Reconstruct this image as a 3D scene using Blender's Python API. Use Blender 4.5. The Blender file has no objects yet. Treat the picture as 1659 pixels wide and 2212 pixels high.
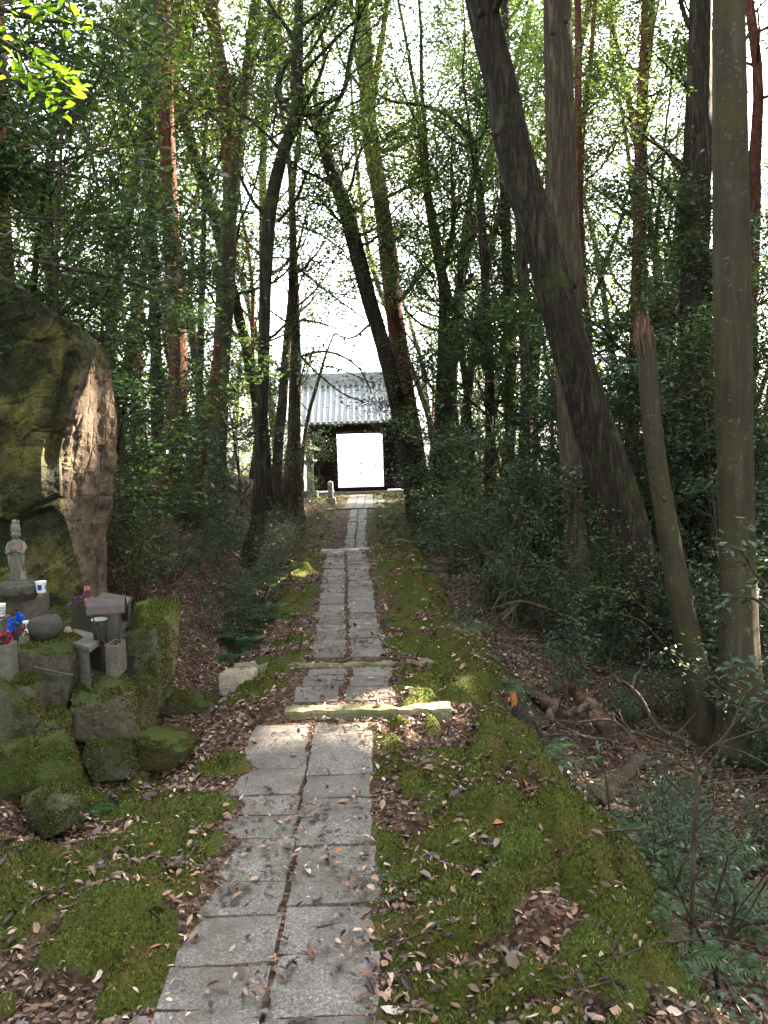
import bpy, math, random
import numpy as np
from mathutils import Vector, Matrix
SC = bpy.context.scene
COL = SC.collection
R = math.radians
random.seed(7)
RNG = np.random.default_rng(11)

# ------------------------------------------------------------ camera, sky, sun
F = 1790.0                      # focal length for a picture 1659 x 2212
EYE = 2.2
cam_d = bpy.data.cameras.new('camera'); cam = bpy.data.objects.new('camera', cam_d); COL.objects.link(cam)
cam_d.sensor_fit = 'VERTICAL'; cam_d.sensor_height = 36.0; cam_d.lens = 36.0 * F / 2212.0
cam_d.clip_start = 0.05; cam_d.clip_end = 2000
CR = Matrix.Rotation(R(90 - 3.4), 3, 'X') @ Matrix.Rotation(R(-1.8), 3, 'Z')
cam.matrix_world = Matrix.Translation((0, 0, EYE)) @ CR.to_4x4()
SC.camera = cam
SUN_AZ, SUN_EL = 58.0, 31.0     # clockwise from the view direction +Y, degrees
w = bpy.data.worlds.new('World'); SC.world = w; w.use_nodes = True
nt = w.node_tree; nt.nodes.clear()
sky = nt.nodes.new('ShaderNodeTexSky'); sky.sky_type = 'NISHITA'; sky.sun_disc = False
sky.sun_elevation = R(SUN_EL); sky.sun_rotation = R(SUN_AZ)
sky.air_density = 1.0; sky.dust_density = 3.0; sky.ozone_density = 1.0
bg = nt.nodes.new('ShaderNodeBackground'); bg.inputs['Strength'].default_value = 0.15
out = nt.nodes.new('ShaderNodeOutputWorld')
hs = nt.nodes.new('ShaderNodeHueSaturation'); hs.inputs['Saturation'].default_value = 0.22     # a milky, hazy sky
nt.links.new(sky.outputs[0], hs.inputs['Color']); nt.links.new(hs.outputs[0], bg.inputs[0]); nt.links.new(bg.outputs[0], out.inputs[0])
SUN = Vector((math.sin(R(SUN_AZ)) * math.cos(R(SUN_EL)), math.cos(R(SUN_AZ)) * math.cos(R(SUN_EL)), math.sin(R(SUN_EL))))
ld = bpy.data.lights.new('sun', 'SUN'); ld.energy = 5.0; ld.angle = R(0.5); ld.color = (1.0, 0.87, 0.68)
lo = bpy.data.objects.new('sun', ld); COL.objects.link(lo); lo.rotation_euler = SUN.to_track_quat('Z', 'Y').to_euler(); lo.location = (20, 20, 40)
SC.view_settings.view_transform = 'Standard'; SC.view_settings.look = 'None'
SC.view_settings.exposure = 3.9; SC.view_settings.gamma = 1.0
SC.render.engine = 'CYCLES'
SC.cycles.max_bounces = 6; SC.cycles.diffuse_bounces = 4; SC.cycles.glossy_bounces = 2
SC.cycles.transmission_bounces = 4; SC.cycles.transparent_max_bounces = 4
SC.cycles.caustics_reflective = False; SC.cycles.caustics_refractive = False
SC.cycles.use_denoising = True
SC.cycles.sample_clamp_indirect = 6.0

# ------------------------------------------------------------ helpers
def ray(x, y):
    return CR @ Vector(((x - 829.5) / F, -(y - 1106.0) / F, -1.0))
def P(x, y, Z):
    """the point seen at picture position x, y that stands Z metres ahead of the camera"""
    d = ray(x, y); return Vector((0, 0, EYE)) + d * (Z / d.y)

def hsh(ix, iy, seed=0):
    n = (ix.astype(np.int64) * 374761393 + iy.astype(np.int64) * 668265263 + seed * 1442695041) & 0xFFFFFFFF
    n = ((n ^ (n >> 13)) * 1274126177) & 0xFFFFFFFF
    return ((n ^ (n >> 16)) & 0xFFFF) / 65535.0
def vnoise(x, y, seed=0):
    x = np.asarray(x, float); y = np.asarray(y, float)
    ix = np.floor(x); iy = np.floor(y); fx = x - ix; fy = y - iy
    fx = fx * fx * (3 - 2 * fx); fy = fy * fy * (3 - 2 * fy)
    ix = ix.astype(np.int64); iy = iy.astype(np.int64)
    a = hsh(ix, iy, seed); b = hsh(ix + 1, iy, seed); c = hsh(ix, iy + 1, seed); d = hsh(ix + 1, iy + 1, seed)
    return (a + (b - a) * fx) * (1 - fy) + (c + (d - c) * fx) * fy
def fbm(x, y, seed=0, o=4):
    v = 0; a = 0.5; t = 0
    for i in range(o):
        v = v + a * vnoise(x * 2 ** i + 13.1 * i, y * 2 ** i + 7.7 * i, seed + i); t += a; a *= 0.5
    return v / t
def cells(x, y, seed=0):
    """distance to the nearest and the second nearest jittered grid point"""
    ix = np.floor(x).astype(np.int64); iy = np.floor(y).astype(np.int64); f1 = np.full(np.shape(x), 9.0); f2 = f1.copy(); hid = f1 * 0
    for a in (-1, 0, 1):
        for b in (-1, 0, 1):
            h = hsh(ix + a, iy + b, seed); px = ix + a + .1 + .8 * h; py = iy + b + .1 + .8 * hsh(ix + a, iy + b, seed + 1)
            d = np.hypot(x - px, y - py); near = d < f1; f2 = np.where(near, f1, np.minimum(f2, d)); hid = np.where(near, hsh(ix + a, iy + b, seed + 2), hid); f1 = np.where(near, d, f1)
    return f1, f2, hid
def sstep(a, b, x):
    t = np.clip((x - a) / (b - a), 0, 1); return t * t * (3 - 2 * t)
def noise3(V, s, seed=0, o=3):
    return (fbm(V[:, 0] * s + 31, V[:, 1] * s + 17, seed, o) + fbm(V[:, 1] * s + 5, V[:, 2] * s + 71, seed + 5, o) + fbm(V[:, 2] * s + 43, V[:, 0] * s + 3, seed + 9, o)) / 3 - 0.5

def link(name, me, mat=None, parent=None, smooth=True):
    ob = bpy.data.objects.new(name, me)
    if mat is not None:
        for m in (mat if isinstance(mat, (list, tuple)) else [mat]): me.materials.append(m)
    COL.objects.link(ob)
    if parent is not None: ob.parent = parent
    return ob
def mesh_np(name, V, Fc, mat=None, parent=None, smooth=True, attr=None, matidx=None, flat_link=True):
    """V (n,3); Fc list of (m,k) int arrays"""
    if not isinstance(Fc, (list, tuple)): Fc = [Fc]
    V = np.asarray(V, np.float32)
    if parent is not None:
        q_ = parent
        while q_ is not None: V = V - np.array(q_.location, np.float32); q_ = q_.parent
    me = bpy.data.meshes.new(name)
    me.vertices.add(len(V)); me.vertices.foreach_set('co', V.ravel())
    li = np.concatenate([f.ravel() for f in Fc]).astype(np.int32)
    tot = np.concatenate([np.full(len(f), f.shape[1], np.int32) for f in Fc])
    st = np.concatenate([[0], np.cumsum(tot)[:-1]]).astype(np.int32)
    me.loops.add(len(li)); me.loops.foreach_set('vertex_index', li)
    me.polygons.add(len(tot)); me.polygons.foreach_set('loop_start', st); me.polygons.foreach_set('loop_total', tot)
    me.polygons.foreach_set('use_smooth', np.full(len(tot), bool(smooth)))
    if matidx is not None: me.polygons.foreach_set('material_index', np.asarray(matidx, np.int32))
    if attr:
        for k, a in attr.items():
            at = me.color_attributes.new(k, 'FLOAT_COLOR', 'POINT')
            c = np.ones((len(V), 4), np.float32); c[:, :a.shape[1]] = a
            at.data.foreach_set('color', c.ravel())
    me.update(calc_edges=True); me.validate()
    return link(name, me, mat, parent)

def tag(o, label=None, cat=None, group=None, kind=None):
    if label: o['label'] = label
    if cat: o['category'] = cat
    if group: o['group'] = group
    if kind: o['kind'] = kind
    return o
def thing(name, loc, label, cat, group=None):
    o = bpy.data.objects.new(name, None); COL.objects.link(o); o.location = loc; o.empty_display_size = 0.1
    return tag(o, label, cat, group)
def copy_thing(src, loc, rz=0.0, sc=1.0, label=None, group=None, cat=None, tilt=(0, 0)):
    r = src.copy(); COL.objects.link(r); r.location = loc; r.rotation_euler = (tilt[0], tilt[1], rz)
    r.scale = (sc, sc, sc) if not isinstance(sc, (tuple, list)) else sc
    if label: r['label'] = label
    if group: r['group'] = group
    for ch in list(src.children):
        c = ch.copy(); COL.objects.link(c); c.parent = r
    return r

class MB:
    """collects shapes into one mesh"""
    def __init__(s): s.V = []; s.T = []; s.Q = []; s.n = 0
    def add(s, V, T=None, Q=None):
        V = np.asarray(V, float).reshape(-1, 3)
        if T is not None and len(T): s.T.append(np.asarray(T, int) + s.n)
        if Q is not None and len(Q): s.Q.append(np.asarray(Q, int) + s.n)
        s.V.append(V); s.n += len(V); return s
    def box(s, c, d, rz=0, bev=0.0, rot=None, jit=0.0):
        hx, hy, hz = d[0] / 2, d[1] / 2, d[2] / 2
        b = min(bev, hx * .8, hy * .8, hz * .8) if bev else 0
        # chamfered box as stacked loops: bottom inner, bottom outer, top outer, top inner
        def loop(x, y, z, c_):
            return [(-x + c_, -y, z), (x - c_, -y, z), (x, -y + c_, z), (x, y - c_, z), (x - c_, y, z), (-x + c_, y, z), (-x, y - c_, z), (-x, -y + c_, z)]
        if b:
            L = loop(hx - b, hy - b, -hz, b * .3) + loop(hx, hy, -hz + b, b) + loop(hx, hy, hz - b, b) + loop(hx - b, hy - b, hz, b * .3)
            V = np.array(L); Q = []; n = 8
            for k in range(3):
                for i in range(n):
                    Q.append([k * n + i, k * n + (i + 1) % n, (k + 1) * n + (i + 1) % n, (k + 1) * n + i])
            # caps as quads
            for base, rev in ((0, True), (24, False)):
                qs = [[0, 1, 2, 3], [0, 3, 4, 7], [4, 5, 6, 7]]
                for q in qs: Q.append([base + i for i in (q[::-1] if rev else q)])
            Q = np.array(Q)
        else:
            V = np.array([(-hx, -hy, -hz), (hx, -hy, -hz), (hx, hy, -hz), (-hx, hy, -hz), (-hx, -hy, hz), (hx, -hy, hz), (hx, hy, hz), (-hx, hy, hz)])
            Q = np.array([[0, 3, 2, 1], [4, 5, 6, 7], [0, 1, 5, 4], [1, 2, 6, 5], [2, 3, 7, 6], [3, 0, 4, 7]])
        if jit: V = V + RNG.normal(0, jit, V.shape)
        if rot is not None: V = V @ np.array(rot.to_3x3()).T
        elif rz:
            cs, sn = math.cos(rz), math.sin(rz); V = np.stack([V[:, 0] * cs - V[:, 1] * sn, V[:, 0] * sn + V[:, 1] * cs, V[:, 2]], 1)
        return s.add(V + np.array(c), Q=Q)
    def tube(s, pts, rad, n=8, cap=True, wob=0.0, seed=0, ell=None):
        pts = np.asarray(pts, float); m = len(pts); rad = np.broadcast_to(np.asarray(rad, float), (m,))
        T = np.gradient(pts, axis=0); T /= np.maximum(np.linalg.norm(T, axis=1)[:, None], 1e-9)
        up = np.array([0, 0, 1.0]) if abs(T[0, 2]) < 0.9 else np.array([0, -1.0, 0])
        N = np.zeros((m, 3)); u = up - T[0] * T[0].dot(up); N[0] = u / np.linalg.norm(u)
        for i in range(1, m):
            u = N[i - 1] - T[i] * T[i].dot(N[i - 1]); N[i] = u / max(np.linalg.norm(u), 1e-9)
        B = np.cross(T, N)
        a = np.linspace(0, 2 * math.pi, n, endpoint=False)
        rr = rad[:, None] * np.ones((m, n))
        if wob:
            L = np.concatenate([[0], np.cumsum(np.linalg.norm(np.diff(pts, axis=0), axis=1))])
            A = np.cos(a)[None, :] * 1.3 + seed * 7.1; Bb = np.sin(a)[None, :] * 1.3
            rr = rr * (1 + wob * ((vnoise(A * 2 + L[:, None] * 0.35, Bb * 2 + L[:, None] * .5, seed) - .5) * 2 + (vnoise(A * 5, Bb * 5 + L[:, None] * 3.0, seed + 3) - .5) * 0.6))
        V = pts[:, None, :] + rr[:, :, None] * (np.cos(a)[None, :, None] * N[:, None, :] + np.sin(a)[None, :, None] * B[:, None, :])
        V = V.reshape(-1, 3)
        i, j = np.meshgrid(np.arange(m - 1), np.arange(n), indexing='ij'); j2 = (j + 1) % n
        Q = np.stack([i * n + j, i * n + j2, (i + 1) * n + j2, (i + 1) * n + j], -1).reshape(-1, 4)
        Tt = []
        if cap:
            V = np.vstack([V, pts[0], pts[-1]])
            for k in range(n):
                Tt.append([m * n, (k + 1) % n, k]); Tt.append([m * n + 1, (m - 1) * n + k, (m - 1) * n + (k + 1) % n])
        return s.add(V, T=Tt, Q=Q)
    def lathe(s, prof, c=(0, 0, 0), n=20, sx=1, sy=1, cap=True, rz=0):
        prof = np.array(prof, float); m = len(prof); a = np.linspace(0, 2 * math.pi, n, endpoint=False) + rz
        V = np.stack([prof[:, 0:1] * np.cos(a) * sx, prof[:, 0:1] * np.sin(a) * sy, np.repeat(prof[:, 1:2], n, 1)], -1).reshape(-1, 3) + np.array(c)
        i, j = np.meshgrid(np.arange(m - 1), np.arange(n), indexing='ij'); j2 = (j + 1) % n
        Q = np.stack([i * n + j, i * n + j2, (i + 1) * n + j2, (i + 1) * n + j], -1).reshape(-1, 4)
        T = []
        if cap:
            V = np.vstack([V, np.array([[0, 0, prof[0, 1]], [0, 0, prof[-1, 1]]]) + np.array(c)])
            for k in range(n):
                T.append([m * n, (k + 1) % n, k]); T.append([m * n + 1, (m - 1) * n + k, (m - 1) * n + (k + 1) % n])
        return s.add(V, T=T, Q=Q)
    def build(s, name, mat, parent=None, smooth=False, attr=None):
        V = np.vstack(s.V); Fc = []
        if s.T: Fc.append(np.vstack(s.T))
        if s.Q: Fc.append(np.vstack(s.Q))
        return mesh_np(name, V, Fc, mat, parent, smooth, attr)

# ------------------------------------------------------------ leaves
def leaf_geo(C, L, W, rng, flat=0.45, fine=False, D=None, droop=0.15):
    """C centres, L lengths: one folded leaf each. fine: 6-vertex pointed leaf"""
    n = len(C); L = np.broadcast_to(L, (n,)).copy()
    if fine: W = W * rng.uniform(.6, 1.3, n)
    if D is None:
        th = rng.uniform(0, 2 * math.pi, n); D = np.stack([np.cos(th), np.sin(th), rng.normal(-droop, 0.35, n)], 1)
    D = D / np.linalg.norm(D, axis=1)[:, None]
    Nn = np.stack([rng.normal(0, flat, n), rng.normal(0, flat, n), np.ones(n)], 1)
    S = np.cross(D, Nn); S /= np.maximum(np.linalg.norm(S, axis=1)[:, None], 1e-6)
    U = np.cross(S, D)
    Lc = L[:, None]; Wc = (L * W)[:, None]; b = C - D * Lc * 0.5
    fold = rng.uniform(0.02, 0.22, n)[:, None]
    if not fine:
        V = np.stack([b, b + D * Lc * .45 + S * Wc * .5 + U * Wc * fold, b + D * Lc, b + D * Lc * .45 - S * Wc * .5 + U * Wc * fold], 1)
        V = V.reshape(-1, 3); k = np.arange(n)[:, None] * 4
        return V, np.concatenate([k + [0, 1, 2], k + [0, 2, 3]], 0)
    curl = rng.uniform(-0.2, 0.32, n)[:, None] * Lc
    mid1 = b + D * Lc * .35 + U * curl * .6; mid2 = b + D * Lc * .7 + U * curl * .7
    V = np.stack([b, b + D * Lc * .28 + S * Wc * .45 + U * (Wc * fold + curl * .5), b + D * Lc * .68 + S * Wc * .4 + U * (Wc * fold + curl * .6), b + D * Lc,
                  b + D * Lc * .68 - S * Wc * .4 + U * (Wc * fold + curl * .6), b + D * Lc * .28 - S * Wc * .45 + U * (Wc * fold + curl * .5), mid1, mid2], 1).reshape(-1, 3)
    k = np.arange(n)[:, None] * 8
    Fq = np.concatenate([k + [0, 1, 6], k + [0, 6, 5], k + [2, 3, 7], k + [3, 4, 7]], 0)
    Qq = np.concatenate([k + [1, 2, 7, 6], k + [6, 7, 4, 5]], 0)
    return V, Fq, Qq
def leaves(name, C, L, W, mat, parent=None, rng=RNG, flat=.45, fine=False, D=None, droop=.15):
    g = leaf_geo(np.asarray(C, float), np.asarray(L, float), W, rng, flat, fine, D, droop)
    o = mesh_np(name, g[0], list(g[1:]), mat, parent, smooth=False); o.data['per_leaf'] = 8 if fine else 4; return o

# ------------------------------------------------------------ materials
class NT:
    def __init__(s, name):
        s.m = bpy.data.materials.new(name); s.m.use_nodes = True; s.t = s.m.node_tree; s.t.nodes.clear()
        s.out = s.t.nodes.new('ShaderNodeOutputMaterial')
    def n(s, typ, **kw):
        nd = s.t.nodes.new('ShaderNode' + typ)
        for k, v in kw.items():
            if k.startswith('i_'):
                key = k[2:].replace('_', ' ')
                nd.inputs[int(key) if key.isdigit() else key].default_value = v
            else: setattr(nd, k, v)
        return nd
    def l(s, a, b, ai=0, bi=0):
        s.t.links.new(a.outputs[ai] if not isinstance(a, bpy.types.NodeSocket) else a, b.inputs[bi]); return b
    def coord(s, scale=(1, 1, 1), kind='Object'):
        tc = s.n('TexCoord'); mp = s.n('Mapping'); mp.inputs['Scale'].default_value = scale
        s.l(tc.outputs[kind], mp); return mp
    def noise(s, co, scale, detail=4, rough=.6, dist=0.0):
        nd = s.n('TexNoise'); nd.inputs['Scale'].default_value = scale; nd.inputs['Detail'].default_value = detail
        nd.inputs['Roughness'].default_value = rough; nd.inputs['Distortion'].default_value = dist
        s.l(co, nd, 0, 0); return nd
    def ramp(s, src, stops, si=0):
        r = s.n('ValToRGB'); cr = r.color_ramp
        while len(cr.elements) > 1: cr.elements.remove(cr.elements[-1])
        for i, (p, c) in enumerate(stops):
            e = cr.elements[0] if i == 0 else cr.elements.new(p)
            e.position = p; e.color = (*c, 1) if isinstance(c, tuple) else (c, c, c, 1)
        s.t.links.new(src.outputs[si] if not isinstance(src, bpy.types.NodeSocket) else src, r.inputs[0]); return r
    def mix(s, fac, a, b, mode='MIX'):
        m = s.n('Mix', data_type='RGBA', blend_type=mode)
        for src, idx in ((fac, 0), (a, 6), (b, 7)):
            if isinstance(src, (int, float)): m.inputs[idx].default_value = src if idx == 0 else (src, src, src, 1)
            elif isinstance(src, tuple): m.inputs[idx].default_value = (*src, 1)
            else: s.t.links.new(src.outputs[0] if not isinstance(src, bpy.types.NodeSocket) else src, m.inputs[idx])
        return m.outputs[2]
    def math(s, op, a, b=0.0, clamp=False):
        m = s.n('Math', operation=op, use_clamp=clamp)
        for i, src in enumerate((a, b)):
            if isinstance(src, (int, float)): m.inputs[i].default_value = src
            else: s.t.links.new(src.outputs[0] if not isinstance(src, bpy.types.NodeSocket) else src, m.inputs[i])
        return m.outputs[0]
    def finish(s, col, rough=.8, bump=None, bd=0.02, bs=0.6, spec=.3, trans=None, metal=0.0):
        p = s.n('BsdfPrincipled')
        if isinstance(col, tuple): p.inputs['Base Color'].default_value = (*col, 1)
        else: s.t.links.new(col.outputs[0] if not isinstance(col, bpy.types.NodeSocket) else col, p.inputs['Base Color'])
        if isinstance(rough, (int, float)): p.inputs['Roughness'].default_value = rough
        else: s.t.links.new(rough, p.inputs['Roughness'])
        p.inputs['Specular IOR Level'].default_value = spec; p.inputs['Metallic'].default_value = metal
        if bump is not None:
            b = s.n('Bump'); b.inputs['Strength'].default_value = bs; b.inputs['Distance'].default_value = bd
            s.t.links.new(bump.outputs[0] if not isinstance(bump, bpy.types.NodeSocket) else bump, b.inputs['Height'])
            s.t.links.new(b.outputs[0], p.inputs['Normal'])
        last = p
        if trans:
            tr = s.n('BsdfTranslucent'); mx = s.n('MixShader'); mx.inputs[0].default_value = trans[1]
            tc = s.mix(1.0, col if not isinstance(col, tuple) else col, trans[0], 'MULTIPLY')
            s.t.links.new(tc, tr.inputs[0]); s.t.links.new(p.outputs[0], mx.inputs[1]); s.t.links.new(tr.outputs[0], mx.inputs[2]); last = mx
        s.t.links.new(last.outputs[0], s.out.inputs[0]); return s.m

def leaf_mat(name, stops, rough=.38, tcol=(1.7, 1.7, .8), tf=.4, spec=.5):
    s = NT(name); g = s.n('NewGeometry'); oi = s.n('ObjectInfo')
    f = g.outputs['Random Per Island'] if name == 'dead_leaf' else s.math('ADD', s.math('MULTIPLY', g.outputs['Random Per Island'], .7), s.math('MULTIPLY', oi.outputs['Random'], .3))
    r = s.ramp(f, stops); return s.finish(r.outputs[0], rough, spec=spec, trans=(tcol, tf))
def bark_mat(name, dark, mid, light, moss=0.0, vs=5, hs=1.1, mosscol=(.05, .065, .015), bump=.03, spots=0.0, crack=.75, ring=.08):
    s = NT(name); co = s.coord((1, 1, .12)); co2 = s.coord()
    fis = s.noise(co, vs * 6, 6, .65, .3); big = s.noise(co2, 1.7, 4); fine = s.noise(co2, 60, 3)
    crk = s.math('MULTIPLY', s.math('ABSOLUTE', s.math('SUBTRACT', s.noise(co, vs * 3.2, 3, .55, .8).outputs[0], .5)), 7.0, True)
    h = s.mix(.25, fis.outputs[0], fine.outputs[0]); h = s.mix(crack, h, s.mix(1.0, h, crk, 'MULTIPLY'))
    c = s.ramp(h, [(.12, dark), (.46, mid), (.68, light)]).outputs[0]
    c = s.mix(s.ramp(big, [(.38, 0.0), (.62, .55)]).outputs[0], c, tuple(x * .55 for x in mid))
    if moss:
        mm = s.noise(co2, 3.1, 5, .7); c = s.mix(s.ramp(mm, [(.62 - moss * .3, 0.0), (.75 - moss * .2, .85)]).outputs[0], c, mosscol)
    if spots:
        sp = s.noise(co2, 14, 3, .8); c = s.mix(s.ramp(sp, [(.6, 0.0), (.68, spots)]).outputs[0], c, (.3, .31, .25))
    rings = s.noise(s.coord((.3, .3, 3.5)), 3, 2)
    hh = s.mix(ring, h, s.ramp(rings, [(.46, 1.0), (.5, 0.2), (.54, 1.0)]).outputs[0])
    return s.finish(c, .9, bump=hh, bd=bump, bs=1.0, spec=.15)
def stone_mat(name, base, dark, moss=.3, mosscol=(.045, .075, .012), speck=1.0, up=True, yellow=0.0, bump=.012, ms=3.0):
    s = NT(name); co = s.coord(); a = s.noise(co, 2.2, 5, .65); b = s.noise(co, 22, 5, .75); f = s.noise(co, 130, 2)
    c = s.mix(s.ramp(a, [(.35, 0.0), (.65, 1.0)]).outputs[0], dark, base)
    c = s.mix(s.ramp(b, [(.38, .75), (.6, 0.0)]).outputs[0], c, tuple(x * .45 for x in dark))
    c = s.mix(.35 * speck, c, s.ramp(f, [(.35, tuple(x * .4 for x in base)), (.65, tuple(min(1, x * 1.7) for x in base))]).outputs[0])
    if yellow:
        yn = s.noise(co, 1.3, 4, .7); c = s.mix(s.ramp(yn, [(.5, 0.0), (.6, yellow)]).outputs[0], c, (.16, .14, .035))
    mm = s.noise(co, ms, 6, .75)
    if moss:
        g = s.n('NewGeometry'); sx = s.n('SeparateXYZ'); s.l(g.outputs['Normal'], sx)
        m = s.math('ADD', mm.outputs[0], s.math('MULTIPLY', sx.outputs[2], .28 if up else 0))
        mk = s.ramp(m, [(.78 - moss * .45, 0.0), (.86 - moss * .4, 1.0)]).outputs[0]
        mf = s.noise(co, 90, 3); mc = s.mix(mf.outputs[0], tuple(x * .45 for x in mosscol), tuple(x * 1.7 for x in mosscol))
        c = s.mix(mk, c, mc)
        hb = s.mix(mk, s.mix(.4, b.outputs[0], a.outputs[0]), s.noise(co, 55, 4).outputs[0])
    else: hb = s.mix(.4, b.outputs[0], a.outputs[0])
    return s.finish(c, .9, bump=hb, bd=bump * 2, bs=.9, spec=.2)

G_DARK = [(0, (.012, .027, .016)), (.4, (.022, .050, .026)), (.75, (.045, .085, .040)), (1, (.09, .14, .05))]
G_MID = [(0, (.020, .040, .018)), (.45, (.042, .075, .026)), (.85, (.09, .125, .038)), (1, (.16, .16, .06))]
G_YEL = [(0, (.06, .11, .02)), (.5, (.12, .17, .03)), (1, (.24, .22, .06))]
M = {}
M['leaf_dark'] = leaf_mat('glossy_dark_leaf', G_DARK, .3, spec=.6, tf=.32)
M['leaf_mid'] = leaf_mat('green_leaf', G_MID, .4, tf=.45)
M['leaf_lime'] = leaf_mat('backlit_lime_leaf', [(0, (.10, .20, .02)), (1, (.2, .3, .04))], .45, tcol=(1.5, 1.6, .5), tf=.6)  # the lime glow of backlit leaves is put into the colour
M['leaf_yel'] = leaf_mat('sunlit_yellow_leaf', G_YEL, .5, tf=.5)  # yellow-green of sun on leaves is put into the colour
M['needle'] = leaf_mat('cedar_foliage', [(0, (.03, .05, .015)), (.6, (.05, .075, .02)), (1, (.14, .09, .04))], .6, tf=.25)
M['leaf_blue'] = leaf_mat('waxy_understory_leaf', [(0, (.018, .040, .020)), (.5, (.042, .078, .040)), (1, (.095, .135, .075))], .42, spec=.5, tf=.3)
M['fern'] = leaf_mat('fern_frond', [(0, (.028, .062, .024)), (1, (.075, .135, .045))], .45, tf=.4)
M['dead'] = leaf_mat('dead_leaf', [(0, (.018, .012, .009)), (.28, (.05, .03, .02)), (.46, (.11, .06, .038)), (.6, (.19, .10, .06)), (.7, (.12, .11, .12)), (.78, (.25, .14, .09)), (.87, (.33, .20, .13)), (.94, (.48, .35, .25)), (.975, (.6, .53, .45)), (.985, (.45, .2, .05)), (1, (.3, .04, .03))], .45, tcol=(1.2, .9, .6), tf=.15, spec=.5)
M['bark_grey'] = bark_mat('furrowed_grey_bark', (.010, .008, .006), (.050, .040, .030), (.12, .10, .078), moss=.25, vs=4, bump=.045)
M['bark_mossy'] = bark_mat('smooth_mossy_bark', (.018, .015, .010), (.056, .047, .032), (.105, .088, .062), moss=.5, vs=2.2, bump=.010, spots=.18, crack=.35, ring=.12, mosscol=(.052, .050, .02))
M['bark_red'] = bark_mat('red_cedar_bark', (.045, .016, .010), (.15, .062, .040), (.25, .125, .085), vs=7)
M['bark_tan'] = bark_mat('pale_tan_bark', (.035, .026, .018), (.095, .073, .052), (.17, .135, .10), moss=.2, vs=4)
M['bark_dark'] = bark_mat('dark_bark', (.015, .012, .01), (.05, .04, .032), (.10, .085, .065), moss=.3)
M['twig'] = bark_mat('dead_twig_wood', (.035, .026, .019), (.085, .063, .046), (.165, .125, .092), vs=4, bump=.004)
# ------------------------------------------------------------ terrain
PX_Y = [0, 3.1, 6.1, 7.6, 15, 25, 38, 60]; PX_X = [-.46, -.51, -.57, -.40, -.70, -.85, -1.1, -1.3]
def path_x(Y): return np.interp(Y, PX_Y, PX_X)
PH_Y = [0, 3.1, 6.12, 6.2, 7.42, 7.5, 15, 25, 34, 38, 41, 52, 400, 2000]
PH_H = [-2.3, -2.1, -1.91, -1.85, -1.835, -1.80, -1.59, -1.34, -1.28, -1.27, -1.35, -4.0, -60, -300]
def path_h(Y): return np.interp(Y, PH_Y, PH_H) + EYE
ER_Y = [0, 3.1, 4.4, 6.2, 9, 15, 25, 34, 45]; ER_S = [1.5, 1.48, 1.62, 1.36, .98, 1.12, 1.3, 1.9, 3]
DR_Y = [0, 6, 9, 14, 25, 40]; DR_S = [.42, .38, .32, .14, .06, .0]
EL_Y = [0, 3.1, 6, 8, 15, 25, 36]; EL_S = [.6, .62, .7, .82, .95, 1.2, 1.9]
CUSH = []
for px, py, Z, cw, ch in ((1075, 1690, 5.3, .22, .09), (1190, 1725, 5.05, .25, .12), (1265, 1925, 4.3, .28, .13), (1120, 1612, 5.7, .26, .09), (1230, 1830, 4.6, .3, .1), (1330, 2010, 3.95, .28, .13), (980, 1480, 6.9, .3, .06),
                          (1395, 2150, 3.5, .3, .12), (1000, 1790, 4.7, .3, .05), (345, 1700, 4.75, .24, .09), (390, 1750, 4.55, .18, .07), (250, 1830, 4.3, .2, .07), (335, 1950, 3.9, .25, .10), (190, 2150, 3.45, .22, .1), (460, 1720, 4.75, .16, .06),
                          (400, 1830, 4.3, .24, .08), (30, 1990, 3.85, .55, .22), (300, 2080, 3.6, .2, .06), (480, 1620, 5.3, .2, .04), (1110, 1900, 4.3, .3, .06), (1010, 2050, 3.7, .3, .05)):
    q_ = P(px, py, Z); CUSH.append((q_.x, q_.y, cw, ch))
def edge_r(Y): return np.interp(Y, ER_Y, ER_S)
def edge_l(Y): return np.interp(Y, EL_Y, EL_S)
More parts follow.
